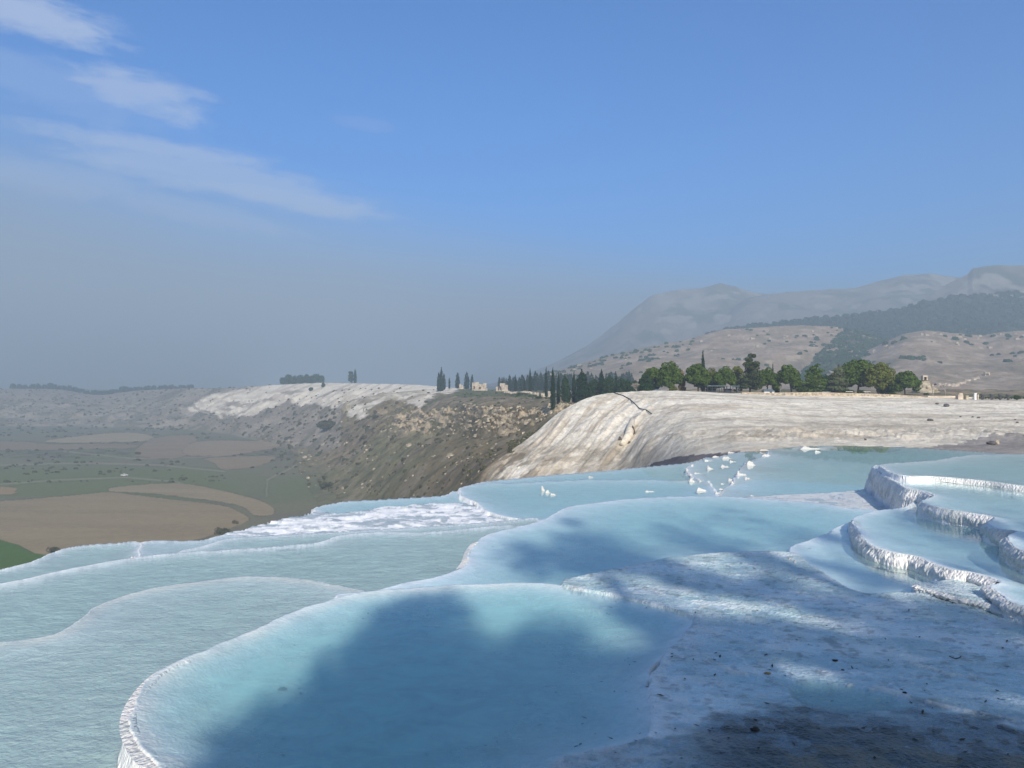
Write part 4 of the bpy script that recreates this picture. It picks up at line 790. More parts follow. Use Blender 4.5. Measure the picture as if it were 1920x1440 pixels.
# bare trees
def bare_tree(name, px, top, D, seed, label, spread=.5, mat='pale_bark', r0=.13, lev=4):
    rng = random.Random(seed); zb = zmid(px, D); h = ZE + (HZ - top) / F * D - zb; r = empty(name, ((px - 960) / F * D, D, zb)); tr, br_ = MB(), MB()
    def grow(p, d, L, rad, lv):
        q = [p[i] + d[i] * L for i in range(3)]; (tr if lv == 0 else br_).tube([p, q], [rad, rad * .65], 5, cap=False)
        if lv >= lev: return
        for _ in range(3 if lv else 4):
            nd = np.array(d) + np.array([rng.uniform(-1, 1), rng.uniform(-1, 1), rng.uniform(-.1, .7)]) * spread * 1.3; nd /= np.linalg.norm(nd); grow(q, nd, L * rng.uniform(.55, .8), max(rad * .55, .02), lv + 1)
    grow([0, 0, -.1], [0, 0, 1], h * .34, r0, 0); tr.build('trunk', M[mat], r, smooth=True); br_.build('branches', M[mat], r); tag(r, label, 'bare tree'); return r
nest_tree = bare_tree('bare_tree', 1749, 711, 176, 3, 'bare forked tree with a dark nest, right of the stone tower ruin', .55)
bare_tree('bare_tree', 1773, 718, 177, 5, 'thin bare tree with a white-washed stem, next along from the one with the nest', .5, r0=.07)
bare_tree('bare_shrub', 1194, 715, 172, 8, 'pale bare twiggy shrub on the skyline where the white hill meets the grove', 1.0, r0=.08, lev=5)
bare_tree('bare_tree', 1463, 722, 176, 12, 'small leafless tree standing in the gap of the grove', .6, r0=.05)
nst = MB(); nst.blob((0, 0, 0), (.28, .28, .22), 3, .4); o = nst.build('nest', M['dark']); p_ = W(1754, 720.5, 176); o.location = p_; tag(o, 'dark bird nest held in the fork of a bare tree', 'nest')

# scrub on slopes, valley and foothills: too many to count
rng = np.random.default_rng(33)
def scatter_clumps(name, pts, sizes, mat, label, leafn=16, lf=.42):
    Cs, Ns, L = [], [], []
    for p, s_ in zip(pts, sizes):
        u = rng.normal(0, 1, (leafn, 3)); u /= np.linalg.norm(u, axis=1)[:, None]; u[:, 2] = np.abs(u[:, 2]) * .8
        Cs.append(np.array(p) + u * s_ * .5 * rng.uniform(.5, 1, (leafn, 1)) * np.array([1.1, 1, .8])); Ns.append(u); L.append(np.full((leafn, 1), s_ * lf))
    C_ = np.concatenate(Cs); N_ = np.concatenate(Ns); L_ = np.concatenate(L)[:, 0]
    n = len(C_); a = np.cross(N_, rng.normal(0, 1, (n, 3))); a /= np.linalg.norm(a, axis=1)[:, None] + 1e-9; b = np.cross(N_, a); s_ = L_[:, None]
    V = np.stack([C_ - a * s_ - b * s_ * .7, C_ + a * s_ - b * s_ * .6, C_ + a * s_ * .7 + b * s_, C_ - a * s_ * .8 + b * s_ * .7], 1).reshape(-1, 3)
    o = mesh(name, V, np.arange(n * 4).reshape(-1, 4), M[mat], smooth=False); return tag(o, label, 'shrubs', kind='stuff')
def pick(n, cond, rng):
    ok = np.argwhere(cond); dsz = MD[ok[:, 0], ok[:, 1]]; ii = ok[rng.choice(len(ok), n)]
    return [(MX[i, j], MD[i, j], MZ[i, j] + ZE) for i, j in ii], np.array([MD[i, j] for i, j in ii])
vis = (MPY < 960) & (MPY > 715)
p, d = pick(800, (zone == 0) & vis & (RK > 4.9) & (n1 + .5 * n2 > .08) & (cliff < .3), rng); scatter_clumps('scrub', p, rng.uniform(.6, 1.9, len(p)) * np.clip(d / 300, .7, 2.4), 'scrub', 'dark low scrub dotted over the brown hillside below the cliffs')
p, d = pick(1100, (zone == 0) & vis & (RK > 4.9), rng); scatter_clumps('scrub', p, rng.uniform(.5, 1.3, len(p)) * np.clip(d / 300, .7, 2.4), 'drygrass', 'pale dry tussocks scattered over the brown hillside')
p, d = pick(380, ((zone == 1) & (MPY < 905) & (MPX < 640) & (n1 > 0.05) & (RK > 4)), rng); scatter_clumps('scrub', p, rng.uniform(.8, 2.6, len(p)) * np.clip(d / 500, .8, 1.8), 'scrub', 'dark bushes in lines between the valley fields')
p, d = pick(110, (zone == 4) & (MPX > 850) & (MPX < 1060) & (RK < 8.2), rng); scatter_clumps('scrub', p, rng.uniform(.5, 1.6, len(p)), 'bush', 'green and grey scrub on the plateau above the tan cliff')
p, d = pick(90, (zone == 3) & (MPY > 726), rng); scatter_clumps('scrub', p, rng.uniform(1.0, 2.4, len(p)), 'scrub', 'small dark bushes growing on the far white slope')
def lay_pts(Lr, n, cond):
    ok = np.argwhere(cond); ii = ok[rng.choice(len(ok), n)]; return [(Lr['x'][i, j], Lr['D'][i, j], Lr['z'][i, j] + ZE) for i, j in ii]
nf = fbm(LF['x'] / 45, LF['D'] / 45, 4, 401); vl = inpoly(LF['P'], LF['py'], VALLEY)
p = lay_pts(LF, 420, (LF['t'] < 1) & (((nf > .22) & (LF['t'] > .3)) | ((LF['P'] < 1300) & (LF['t'] > .8)))) + lay_pts(LF, 700, (LF['t'] < 1) & vl); scatter_clumps('scrub', p, rng.uniform(3, 6.5, len(p)), 'pine_d', 'dark shrubs speckling the left foothill and filling its valley', 12)
nf = fbm(RF['x'] / 40, RF['D'] / 40, 4, 402); p = lay_pts(RF, 330, (RF['t'] < 1) & (RF['t'] > .45) & (nf > .16)); scatter_clumps('scrub', p, rng.uniform(3, 8, len(p)), 'pine_d', 'dark shrubs speckling the right foothill below its crest', 12)
p = lay_pts(RG, 5200, (RG['t'] > .25) & (RG['t'] < 1.12) & (RG['P'] > 1320) & (RG['py'] > 548)); o = scatter_clumps('forest', p, rng.uniform(7, 13, len(p)), 'cyp', 'dark conifer forest covering the ridge behind the foothills', 7); o['category'] = 'forest'
# stones on the slopes
def stones(name, pts, sizes, mat, label):
    Vs, Fs = [], []; n = 0
    bx = np.array([[-1, -1, -1], [1, -1, -1], [1, 1, -1], [-1, 1, -1], [-.7, -.7, 1], [.7, -.7, 1], [.6, .7, .9], [-.7, .6, .9]]) * .5
    fq = np.array([[0, 3, 2, 1], [4, 5, 6, 7], [0, 1, 5, 4], [1, 2, 6, 5], [2, 3, 7, 6], [3, 0, 4, 7]])
    for p, s_ in zip(pts, sizes):
        v = (bx + rng.uniform(-.16, .16, bx.shape)) * s_ * np.array([rng.uniform(.8, 1.8), 1, rng.uniform(.5, .9)]); a = rng.uniform(0, 3.1); v[:, :2] = v[:, :2] @ np.array([[math.cos(a), math.sin(a)], [-math.sin(a), math.cos(a)]])
        Vs.append(v + np.array(p)); Fs.append(fq + n); n += 8
    o = mesh(name, np.concatenate(Vs), np.concatenate(Fs), M[mat], smooth=False); return tag(o, label, 'stones', kind='stuff')
p, d = pick(520, (zone == 0) & vis & (RK > 4.9) & (n2 > .0), rng); stones('stones', p, rng.uniform(.3, 1.0, len(p)) * np.clip(d / 300, .7, 2), 'rock', 'pale broken stones strewn over the brown hillside')
p, d = pick(200, (cliff > .5), rng); stones('stones', p, rng.uniform(.5, 1.4, len(p)), 'rock', 'tan blocks breaking out along the cliff band')
p = lay_pts(RF, 220, (RF['t'] < 1) & (RF['t'] > .75)) + lay_pts(LF, 120, (LF['t'] < 1) & (LF['t'] > .7)); stones('stones', p, rng.uniform(1.5, 5, len(p)), 'rock', 'pale outcrop stones along the crests of the two foothills')

# ------------------------------------------------------------------ trees behind the viewpoint that throw the shade over the pools
SH = [ # px, py, radius of the crown clump (metres)
 (520, 1420, .95), (640, 1400, 1.2), (760, 1350, 1.2), (880, 1400, 1.3), (1010, 1330, 1.3), (900, 1290, 1.2), (780, 1280, 1.0), (1000, 1410, 1.1), (560, 1345, .75), (640, 1310, .85), (840, 1210, 1.2), (760, 1180, 1.0), (780, 1145, .75), (930, 1230, 1.1), (1090, 1270, 1.1), (1060, 1210, .8), (1180, 1230, 1.0),
 (1150, 1400, 1.2), (1260, 1330, 1.2), (1380, 1400, 1.3), (1350, 1270, 1.1), (1490, 1330, 1.3), (1600, 1400, 1.3), (1720, 1330, 1.3), (1860, 1400, 1.3), (1620, 1260, 1.1), (1780, 1240, 1.1), (1900, 1250, 1.3), (1500, 1200, .95), (1380, 1190, .8), (1680, 1170, .85), (1880, 1180, .7), (1260, 1170, .8), (1170, 1150, .6), (1800, 1150, .5),
 (1000, 1040, .65), (990, 1015, .42), (1120, 1045, .85), (1200, 1060, .75), (1090, 1005, .55), (1130, 1000, .35), (1075, 972, .35), (1190, 1030, .6), (1300, 1090, .7), (1400, 1110, .75), (1500, 1120, .75), (1600, 1150, .6), (1420, 1060, .45),
 (1290, 1005, .5), (1350, 1015, .55), (1250, 985, .35), (1400, 1020, .4), (1430, 975, .35), (1490, 995, .45), (1370, 955, .28), (1550, 1010, .4), (1640, 1080, .5), (1700, 990, .35), (1780, 1015, .45), (1860, 1040, .5), (1660, 975, .25), (1560, 1060, .3), (1760, 1075, .3), (1800, 990, .2), (1870, 1015, .3), (1900, 1090, .4), (1720, 1100, .35)]
groups = {}
for (px, py, r_) in SH:
    if py < 1085: r_ *= 1.3
    H = 3.55; D = H * F / (py - HZ); Pg = np.array([(px - 960) / F * D, D, -H]); yb = -7.5 + 2.2 * math.sin(px * .037 + py * .05); t = (D - yb) / (-S[1]); Cc = Pg + t * S
    key = int(np.clip((Cc[0] + 1.5) // 4.2, 0, 3)); groups.setdefault(key, []).append((Cc, r_))
SHL = ['shade pine behind the viewpoint, farthest to the left', 'shade pine behind the viewpoint, second from the left', 'shade pine behind the viewpoint, third from the left', 'shade pine behind the viewpoint, farthest to the right']
for key, bl in sorted(groups.items()):
    xs = np.mean([b[0][0] for b in bl]); zt = max(b[0][2] for b in bl) + ZE; r = empty('shade_pine', (xs, -8.0, ZE - 3.0)); rg3 = np.random.default_rng(500 + key); Bl = []
    for (Cc, r_) in bl:
        loc = Cc + np.array([0, 0, ZE]) - np.array([xs, -8.0, ZE - 3.0])
        for q in range(4): Bl.append((tuple(loc + rg3.normal(0, .30 * r_, 3)), (r_ * .62, r_ * .62, r_ * .42)))
    V, Fq = blobs_crown(Bl, 230, .27, rg3); mesh('crown', V, Fq, M['pine'], smooth=False, parent=r)
    q = MB(); hh = zt - (ZE - 3.0); q.tube([(0, 0, -3.0), (.1, 0, hh * .4), (-.1, 0, hh * .75), (0, 0, hh * .97)], [.34, .26, .16, .05], 9)
    for b in Bl[::4]:
        c_ = np.array(b[0]); z0 = max(c_[2] - 2.2, 1.0); q.tube([(0, 0, z0), tuple(c_ * np.array([.55, .55, 0]) + np.array([0, 0, z0 * .5 + c_[2] * .5])), tuple(c_)], [.08, .05, .02], 5)
    q.build('trunk', M['bark'], r, smooth=True); tag(r, SHL[key], 'tree', 'pines behind the viewpoint')
bkx, bky = np.meshgrid(np.linspace(-60, 60, 60), np.linspace(-60, 3.2, 40)); bz = ZE - 3.3 + .15 * fbm(bkx / 6, bky / 6, 4, 300)
bz = np.where(bky > 2.0, bz - (bky - 2.0) * .5, bz)
bc = np.empty(bkx.shape + (3,)); bc[:] = (.45, .42, .38); mesh('travertine_bank', np.stack([bkx, bky, bz - 3.0 * 0], -1).reshape(-1, 3), gridfaces(40, 60), M['terrace'], bc.reshape(-1, 3), kind='structure', floats={'wet': np.zeros(bkx.size), 'crust': np.ones(bkx.size)})

# ------------------------------------------------------------------ white travertine crests in the far pools
def mound(px, py, wpx, hpx, H, seed, lab, side=1):
    D = H * F / (py - HZ); x = (px - 960) / F * D; w_ = wpx / F * D; h = hpx / F * D; rg4 = np.random.default_rng(seed)
    nu, nv = 34, 14; u = np.linspace(-1, 1, nu); v = np.linspace(0, 1, nv); U, Vv = np.meshgrid(u, v)
    prof = (((1 - U) / 1.55).clip(0, 1) ** .8 * ((U + 1.02) / .3).clip(0, 1)) * (.85 + .45 * fbm(U * 3 + seed, U * 0, 4, seed)).clip(.05); cx = U * w_ / 2; arc = .28 * w_ * (U ** 2) * 1.2
    # curtain face toward the viewer, tip thin, flat behind
    yy = -(1 - Vv) ** 1.4 * .35 * h - arc * .4 + .06 * h * np.sin(U * 30 + seed) * (1 - Vv) ; zz = Vv * h * prof
    zz = zz - .12 * h; fr = np.stack([cx, yy, zz - .03], -1); bk = np.stack([cx * .96, yy * 0 + arc * .1 + .25 * h + .5 * h * (1 - Vv), zz - .05], -1)
    V = np.concatenate([fr.reshape(-1, 3), bk.reshape(-1, 3)]); f1 = gridfaces(nv, nu); f2 = gridfaces(nv, nu)[:, ::-1] + nu * nv
    top = np.array([[nu * (nv - 1) + a, nu * (nv - 1) + a + 1, nu * nv * 2 - nu + a + 1, nu * nv * 2 - nu + a] for a in range(nu - 1)])
    cols = np.full((len(V), 3), .52) * np.array([1, .985, .955])
    o = mesh('travertine_crest', V, np.concatenate([f1, f2, top]), M['terrace'], cols, kind='structure', floats={'wet': np.full(len(V), .2), 'crust': np.full(len(V), 1.0)}); o.location = (x, D, ZE - H); return o
MO = [(1290, 884, 9, 9, 5.42), (1300, 875, 12, 7, 5.42), (1297, 892, 10, 8, 5.40), (1300, 906, 18, 14, 5.36), (1312, 888, 24, 6, 5.38), (1315, 905, 10, 10, 5.36), (1317, 921, 24, 13, 5.30), (1330, 865, 22, 6, 5.40), (1332, 880, 14, 11, 5.38), (1345, 857, 20, 5, 5.38),
      (1365, 860, 24, 9, 5.36), (1375, 866, 16, 5, 5.36), (1360, 875, 18, 7, 5.34), (1392, 892, 24, 14, 5.30), (1404, 899, 18, 8, 5.30), (1378, 908, 16, 9, 5.30), (1371, 900, 12, 6, 5.32), (1348, 926, 16, 10, 5.30), (1410, 873, 22, 14, 5.28), (1440, 855, 24, 7, 5.27),
      (1436, 844, 24, 4, 5.27), (1355, 907, 8, 4, 5.34), (1373, 849, 18, 4, 5.38), (1412, 931, 12, 6, 5.28), (1528, 842, 60, 8, 5.26), (1534, 848, 14, 7, 5.25), (1353, 917, 10, 4, 5.30), (1815, 858, 16, 5, 5.2)]
for k, (a, b, c_, d_, e_) in enumerate(MO): mound(a, b, c_ * 1.05, d_ * .85, e_, 700 + k, '', 1)
for k, (a, b, c_, d_, e_) in enumerate([(253, 1047, 16, 9, 4.88), (893, 944, 10, 6, 5.3), (1019, 920, 9, 12, 5.27), (1028, 924, 12, 9, 5.27), (1038, 928, 13, 7, 5.27), (1108, 894, 10, 3, 5.4), (1220, 921, 22, 3, 5.25), (1486, 1052, 16, 15, 3.5), (1494, 1058, 14, 16, 3.5), (1503, 1062, 12, 10, 3.5)]): mound(a, b, c_, d_, e_, 760 + k, '')

# ------------------------------------------------------------------ draped crust walls in front of the raised pools (right)
def curtain(pts, H, drop, seed, thick=.10, bulge=.07, rg=1.0, cc_=1.0):
    """ribbed flowstone curtain along a pool rim; pts are rim points, drop = height at each end point"""
    P = np.array(wpoly(pts, H, 0)); seg = np.r_[0, np.cumsum(np.linalg.norm(np.diff(P, axis=0), axis=1))]; n = max(int(seg[-1] / .022), 20); s_ = np.linspace(0, seg[-1], n)
    sm_pts = np.array(catmull([tuple(q) for q in P], 8, False)); sg = np.r_[0, np.cumsum(np.linalg.norm(np.diff(sm_pts, axis=0), axis=1))]; s_ = np.linspace(0, sg[-1], n)
    x = np.interp(s_, sg, sm_pts[:, 0]); y = np.interp(s_, sg, sm_pts[:, 1]); tx, ty = np.gradient(x), np.gradient(y); L = np.hypot(tx, ty) + 1e-9; nx, ny = ty / L, -tx / L
    if (nx * -x + ny * -y).mean() < 0: nx, ny = -nx, -ny
    dr = np.interp(s_, np.linspace(0, sg[-1], len(drop)), drop); nv = 34
    thick = np.interp(s_, np.linspace(0, sg[-1], max(np.size(thick), 2)), np.resize(thick, max(np.size(thick), 2)))[None, :]; v = np.linspace(0, 1, nv)
    Sg, Vg = np.meshgrid(s_, v); Dr = dr[None, :] + 0 * Vg
    cell = 1 - np.abs(vnoise(Sg * 7 + .6 * fbm(Sg * 2, Vg * 3, 2, seed), Vg * 1.2, seed + 1)); rib = 1 - np.abs(vnoise(Sg * 26 + Vg, Vg * 1.6, seed + 2))
    kn = fbm(Sg * 13, Vg * Dr * 14, 4, seed + 3); Vg_ = Vg
    off = bulge * np.sin(np.clip(Vg * 1.15, 0, 1) * math.pi) ** .7 + rg * (.03 * cell + .045 * rib + .010 * kn - .05) * sm(Vg, 0, .2) + thick * Vg + .015
    zz = -H + .015 + .018 * rg * fbm(Sg * 5, Sg * 0, 3, seed + 4) - Vg * Dr * (1 + .06 * fbm(Sg * 3, Sg * 0, 2, seed + 5)); off = np.where(Vg == 0, -.12, off); zz = np.where(Vg == 0, -H - .03, zz)
    Vv = np.stack([x[None, :] + nx[None, :] * off, y[None, :] + ny[None, :] * off, zz + ZE], -1).reshape(-1, 3)
    tone = sm(fbm(Sg * 2.5, Vg * 2, 4, seed + 6), -.2, .4)[..., None]; cols = cc_ * (np.array([.80, .77, .73]) * (1 - tone) + np.array([.62, .63, .60]) * tone).reshape(-1, 3)
    return mesh('travertine_wall', Vv, gridfaces(nv, n), M['terrace'], cols, kind='structure', floats={'wet': np.full(len(Vv), .25), 'crust': np.full(len(Vv), 1.0)})
PD = {p[0]: p for p in POOLS}
curtain([(1604, 974), (1611, 1000), (1637, 1024), (1677, 1037), (1715, 1043), (1752, 1057), (1790, 1069), (1825, 1075), (1872, 1091)], 3.24, [.24, .34, .35, .35, .35, .32, .22], 900, cc_=1.05)
curtain([(1856, 1099), (1872, 1113), (1892, 1127), (1925, 1138), (2050, 1170), (2200, 1200)], 3.24, [.12, .2, .22, .22], 910, cc_=1.05)
curtain([(1718, 1098), (1752, 1107), (1790, 1118), (1850, 1131), (1920, 1153), (2000, 1172), (2200, 1220)], 3.38, [.06, .10, .12, .12], 920, bulge=.06)
curtain([(1638, 876), (1650, 885), (1664, 895), (1684, 905), (1700, 915), (1732, 921), (1748, 930)], 2.92, [.82, .82, .80, .72, .5], 930, bulge=.07, thick=.2, cc_=1.06)
curtain([(1728, 942), (1765, 953), (1815, 961), (1866, 970)], 2.92, [.36, .34, .32], 940, cc_=1.06)
curtain([(1852, 981), (1877, 994), (1908, 996)], 2.92, [.32, .33], 950); curtain([(1888, 1008), (1922, 1036), (2100, 1100)], 2.92, [.33, .33], 960)
curtain([(1692, 892), (1760, 894), (1850, 902), (1925, 912), (2100, 930)], 2.77, [.12, .16, .17, .17], 970, bulge=.02, rg=.25)
curtain([(370, 1560), (312, 1450), (266, 1400), (248, 1352), (262, 1306), (300, 1263), (350, 1236)], 3.50, [.5, .5, .5, .45, .35, .15], 980, thick=[.42, .36, .26, .12, .03, .0], bulge=.06, rg=.7)
curtain([(866, 1065), (876, 1050), (882, 1032), (892, 1018)], 3.62, [.1, .4, .4, .1], 985, thick=.03, bulge=.03)
curtain([(1478, 1036), (1502, 1062), (1535, 1084), (1575, 1102), (1625, 1117)], 3.50, [.05, .08, .06, .04], 990, bulge=.03)

# pillar, painted hollow shade and pipe on the near travertine hill
hp = lambda px, py, k=1.0: np.array(hit(px, py, k))
q = MB(); a0, a1, a2, a3 = hp(1187, 790), hp(1180, 803), hp(1176, 820), hp(1166, 836); off = np.array([0, -1.0, .1])
q.tube([a0 + off * .3, a0 + off + [-.35, 0, 0], a1 + off * 1.3, a2 + off * 1.3, a3 + off * .7], [.25, .45, .62, .66, .45], 12); o = q.build('travertine_pillar', M['ruin'], smooth=True, kind='structure')
m2 = o.data.materials; m2[0] = simple('pillar_stone', (.60, .54, .44), .85, .2, 1.2, .8, .15)
q = MB(); q.blob(tuple(hp(1187, 815) + [0, -.05, 0]), (.35, .2, 1.3), 4, .5); q.blob(tuple(hp(1178, 833) + [0, -.05, 0]), (.6, .2, .35), 5, .5); q.blob(tuple(hp(1163, 825) + [0, 0, 0]), (.3, .2, .7), 6, .5)
o = q.build('hollow_shade', simple('painted_shade', (.09, .075, .06), .95, .3, 2, .6, .1), smooth=True, kind='structure')  # solid dark lumps painted as the shade in hollows around the pillar
q = MB(); pth = [hp(a, b) + [0, 0, .12] for a, b in [(1152, 737.5), (1168, 743), (1180, 749), (1190, 757), (1198, 767), (1212, 771), (1222, 777)]]; q.tube(pth, .09, 6); o = q.build('pipe', M['dark'], smooth=True); tag(o, 'thin dark pipe lying bent across the crest of the white hill', 'pipe')
# ------------------------------------------------------------------ retaining wall, terrace rail and things round the grove
def wall_run(name, pts, h_list, th, mat, label, cat='wall', cap=True):
    r = empty(name, tuple(np.array(pts[0]))); b = MB(); cp = MB(); o0 = np.array(pts[0])
    P = [np.array(p) - o0 for p in pts]
    for i in range(len(P) - 1):
        n = max(int(np.linalg.norm(P[i + 1] - P[i]) / .9), 1)
        for k in range(n):
            t = (k + .5) / n; c_ = P[i] * (1 - t) + P[i + 1] * t; hh = h_list[i] * (1 - t) + h_list[i + 1] * t; L = np.linalg.norm(P[i + 1] - P[i]) / n; a = math.atan2(P[i + 1][1] - P[i][1], P[i + 1][0] - P[i][0]); nl = 3
            for row in range(nl):
                for s_ in range(2): b.box((c_[0] + (s_ - .5) * L * .5 * math.cos(a), c_[1], c_[2] + hh * (row + .5) / nl), (L * .49, th, hh / nl * .97), a, 1.0, .035)
            if cap: cp.box((c_[0], c_[1], c_[2] + hh + .05), (L * .99, th * 1.15, .1), a)
    b.build('masonry', M[mat], r)
    if cap: cp.build('coping', M['ruin'], r)
    return tag(r, label, cat)
wp = [(1390, 168), (1450, 169), (1520, 170), (1600, 171), (1680, 172), (1742, 172)]
wall_run('stone_wall', [((px - 960) / F * D, D, zmid(px, D - 2.5) - .15) for px, D in wp], [.35, .75, 1.05, 1.1, .8, .35], .6, 'stone', 'long low rubble stone wall along the top of the white bank under the grove')
# shelter under the pines
def shelter(px, D, w_, d_, h, label, n=5):
    r = empty('shelter', ((px - 960) / F * D, D, zmid(px, D))); a = MB(); a.box((0, 0, h), (w_, d_, .18)); a.build('roof', M['canvas'], r)
    for k in range(n):
        for s_ in (-1, 1): q = MB(); q.box((-w_ / 2 + .1 + k * (w_ - .2) / (n - 1), s_ * (d_ / 2 - .1), h / 2), (.12, .12, h - .18)); q.build('post', M['dark'], r)
    c_ = MB(); c_.box((-w_ * .2, d_ * .3, .5), (w_ * .5, .4, 1.0)); c_.build('counter', M['dark'], r); return tag(r, label, 'shelter')
shelter(1342, 176, 4.6, 2.5, 1.65, 'long dark flat-roofed shelter on posts under the domed pine', 5); shelter(1372, 177, 3.0, 2.2, 1.6, 'smaller dark shelter on posts left of the foot of the tallest conifer', 3)
def hut(px, D, w_, h, label):
    r = empty('hut', ((px - 960) / F * D, D, zmid(px, D))); a = MB(); a.box((0, 0, h / 2), (w_, 1.8, h)); a.build('wall', M['white'], r)
    b = MB(); b.add([(-w_ * .58, -1.1, h), (w_ * .58, -1.1, h), (w_ * .58, 1.1, h), (-w_ * .58, 1.1, h), (-w_ * .4, 0, h + .5), (w_ * .4, 0, h + .5)], [[0, 1, 5, 4], [2, 3, 4, 5], [1, 2, 5, 5], [3, 0, 4, 4], [3, 2, 1, 0]]); b.build('roof', M['canvas'], r)
    d_ = MB(); d_.box((w_ * .15, -.92, h * .38), (w_ * .22, .06, h * .76)); d_.build('door', M['dark'], r); return tag(r, label, 'hut')
hut(1233, 180, 1.6, .7, 'small white hut half hidden below the left pines of the grove'); hut(1440, 180, 2.4, .5, 'low pale kiosk with a dark roof under the pine before the gap')
for k, px in enumerate((1548, 1592, 1625)):
    r = empty('bench', ((px - 960) / F * 172.6, 172.6, zmid(px, 172.6) + .25)); a = MB(); a.box((0, 0, .42), (1.6, .4, .08)); a.build('seat', M['white'], r)
    for s_ in (-.6, .6): a = MB(); a.box((s_, 0, .1), (.1, .35, .6)); a.build('leg', M['dark'], r)
    tag(r, ['pale low bench beside the wide shelving pine', 'pale low bench at the foot of the largest umbrella pine', 'pale low bench in front of the olive pine trunks'][k], 'bench', 'benches along the wall top')
# stone tower ruin
def blocks(name, parent, cx, cy, prof, d_, mat, seed, bs=.6):
    """ragged masonry: prof = list of (x0,x1,z0,z1)"""
    rg5 = np.random.default_rng(seed); b = MB()
    for (x0, x1, z0, z1) in prof:
        nz = max(int((z1 - z0) / bs), 1); nx = max(int((x1 - x0) / (bs * 1.5)), 1)
        for i in range(nz):
            for j in range(nx):
                if i == nz - 1 and rg5.random() < .3: continue
                ox = (i % 2) * .25 * (x1 - x0) / nx
                b.box((cx + x0 + (j + .5) * (x1 - x0) / nx + ox * .3, cy + rg5.uniform(-.06, .06), z0 + (i + .5) * (z1 - z0) / nz), ((x1 - x0) / nx * .985, d_, (z1 - z0) / nz * .985), 0, 1, .04)
    return b.build(name, M[mat], parent)
Dr = 230; zb = zmid(1732, Dr); r = empty('tower_ruin', ((1733 - 960) / F * Dr, Dr, zb)); b = MB(); hmound = ZE + (HZ - 711) / F * Dr - zb
nu, nv = 28, 12; vv = []
for i in range(nv):
    t = i / (nv - 1)
    for j in range(nu):
        a = j / nu * 6.283; rad = (3.0 * (1 - t) ** .8 + .75) * (1 + .22 * math.sin(a * 3 + i) * (1 - t) + .1 * rs.uniform(-1, 1)); vv.append((rad * math.cos(a) + .3 * (1 - t), rad * math.sin(a), hmound * t - .3))
b.add(vv, [[i * nu + j, i * nu + (j + 1) % nu, (i + 1) * nu + (j + 1) % nu, (i + 1) * nu + j] for i in range(nv - 1) for j in range(nu)]); b.add([(-1.2, -1.2, hmound - .35), (1.2, -1.2, hmound - .35), (1.2, 1.2, hmound - .35), (-1.2, 1.2, hmound - .35)], [[0, 1, 2, 3]]); b.build('rubble_base', M['rock'], r)
blocks('chamber', r, 0, 0, [(-.75, -.38, hmound - .3, hmound + .95), (.35, .75, hmound - .3, hmound + .95), (-.75, .75, hmound + .7, hmound + 1.12)], 1.2, 'ruin', 3, .4); b = MB(); b.box((0, .35, hmound + .2), (.74, .4, 1.0)); b.build('doorway', M['dark'], r)
tag(r, 'ruined stone tower on a rubble cone with a small dark doorway at its top', 'ruin')
# ruins on the plateau
def ruin(px, D, prof, label, seed, arch=None, dth=2.0, bs=.9, base=None):
    zb = (ZE + (HZ - base) / F * D) if base else zmid(px, D); k = D / F; r = empty('ruin', ((px - 960) * k, D, zb))
    blocks('masonry', r, 0, 0, [(a * k, b_ * k, c_ * k, d_ * k) for a, b_, c_, d_ in prof], dth, 'ruin', seed, bs)
    if arch:
        for (ax, aw, ah) in arch:
            q = MB(); th = np.linspace(0, math.pi, 9); pts = [(-aw / 2 * k, 0)] + [(-aw / 2 * k * math.cos(t), ah * .6 * k + aw / 2 * k * math.sin(t)) for t in th] + [(aw / 2 * k, 0)]
            V = [(ax * k + x_, -dth / 2 - .05, z_) for x_, z_ in pts] + [(ax * k + x_, -dth / 2 + .3, z_) for x_, z_ in pts]; n = len(pts)
            q.add(V, [[i, i + 1, n + i + 1, n + i] for i in range(n - 1)]); c0 = len(V); q.add([(ax * k, -dth / 2 - .05, ah * .4 * k)] + V[:n], [[0, i, i + 1, i + 1] for i in range(1, n)]); q.build('arch_opening', M['bark'], r)
    return tag(r, label, 'ruin')
ruin(898, 600, [(-13, -6, 0, 15), (-6, 0, 0, 16), (0, 8, 0, 12), (8, 14, 0, 14), (-16, 16, 0, 4)], 'long broken stone hall with tall openings, beside the hazy pair of cypresses', 1, [(-9, 4, 11), (2, 4, 9)])
ruin(941, 560, [(-11, -4, 0, 11), (-4, 6, 0, 15), (6, 11, 0, 12)], 'ruined vaulted bath with one wide arch, left of the bright rubble heap', 2, [(-4, 7, 10)])
ruin(1014, 345, [(-8, 0, -2, 10), (0, 8, -2, 9)], 'sunlit pale stone block building left of the slim cypress', 3, None, 2.5, .8)
ruin(1030, 350, [(-3, 3, -2, 11)], 'narrow pale ruined wall between the slim cypress and the tall near one', 4, None, 1.6, .8)
ruin(865, 640, [(-4, 4, 0, 9)], 'small pale ruined stub between the plump cypress and the hazy pair', 5, None, 1.5, .9)
rg6 = np.random.default_rng(8); pp = [];
for k in range(150):
    px = rg6.uniform(946, 1004); py = np.interp(px, [946, 1004], [733, 722]) + rg6.uniform(-3.5, 3.0); D = np.interp(px, [946, 1004], [430, 380]); z_ = ZE + (HZ - py) / F * D; z_ = max(min(z_, zmid(px, D) + 1.6), zmid(px, D)); pp.append(((px - 960) / F * D, D, z_))
o = stones('rubble_heap', pp, rg6.uniform(.5, 1.5, len(pp)), 'ruin', 'bright heap of fallen pale stones on the plateau in front of the slim cypresses'); o['category'] = 'rubble'
pp = [];
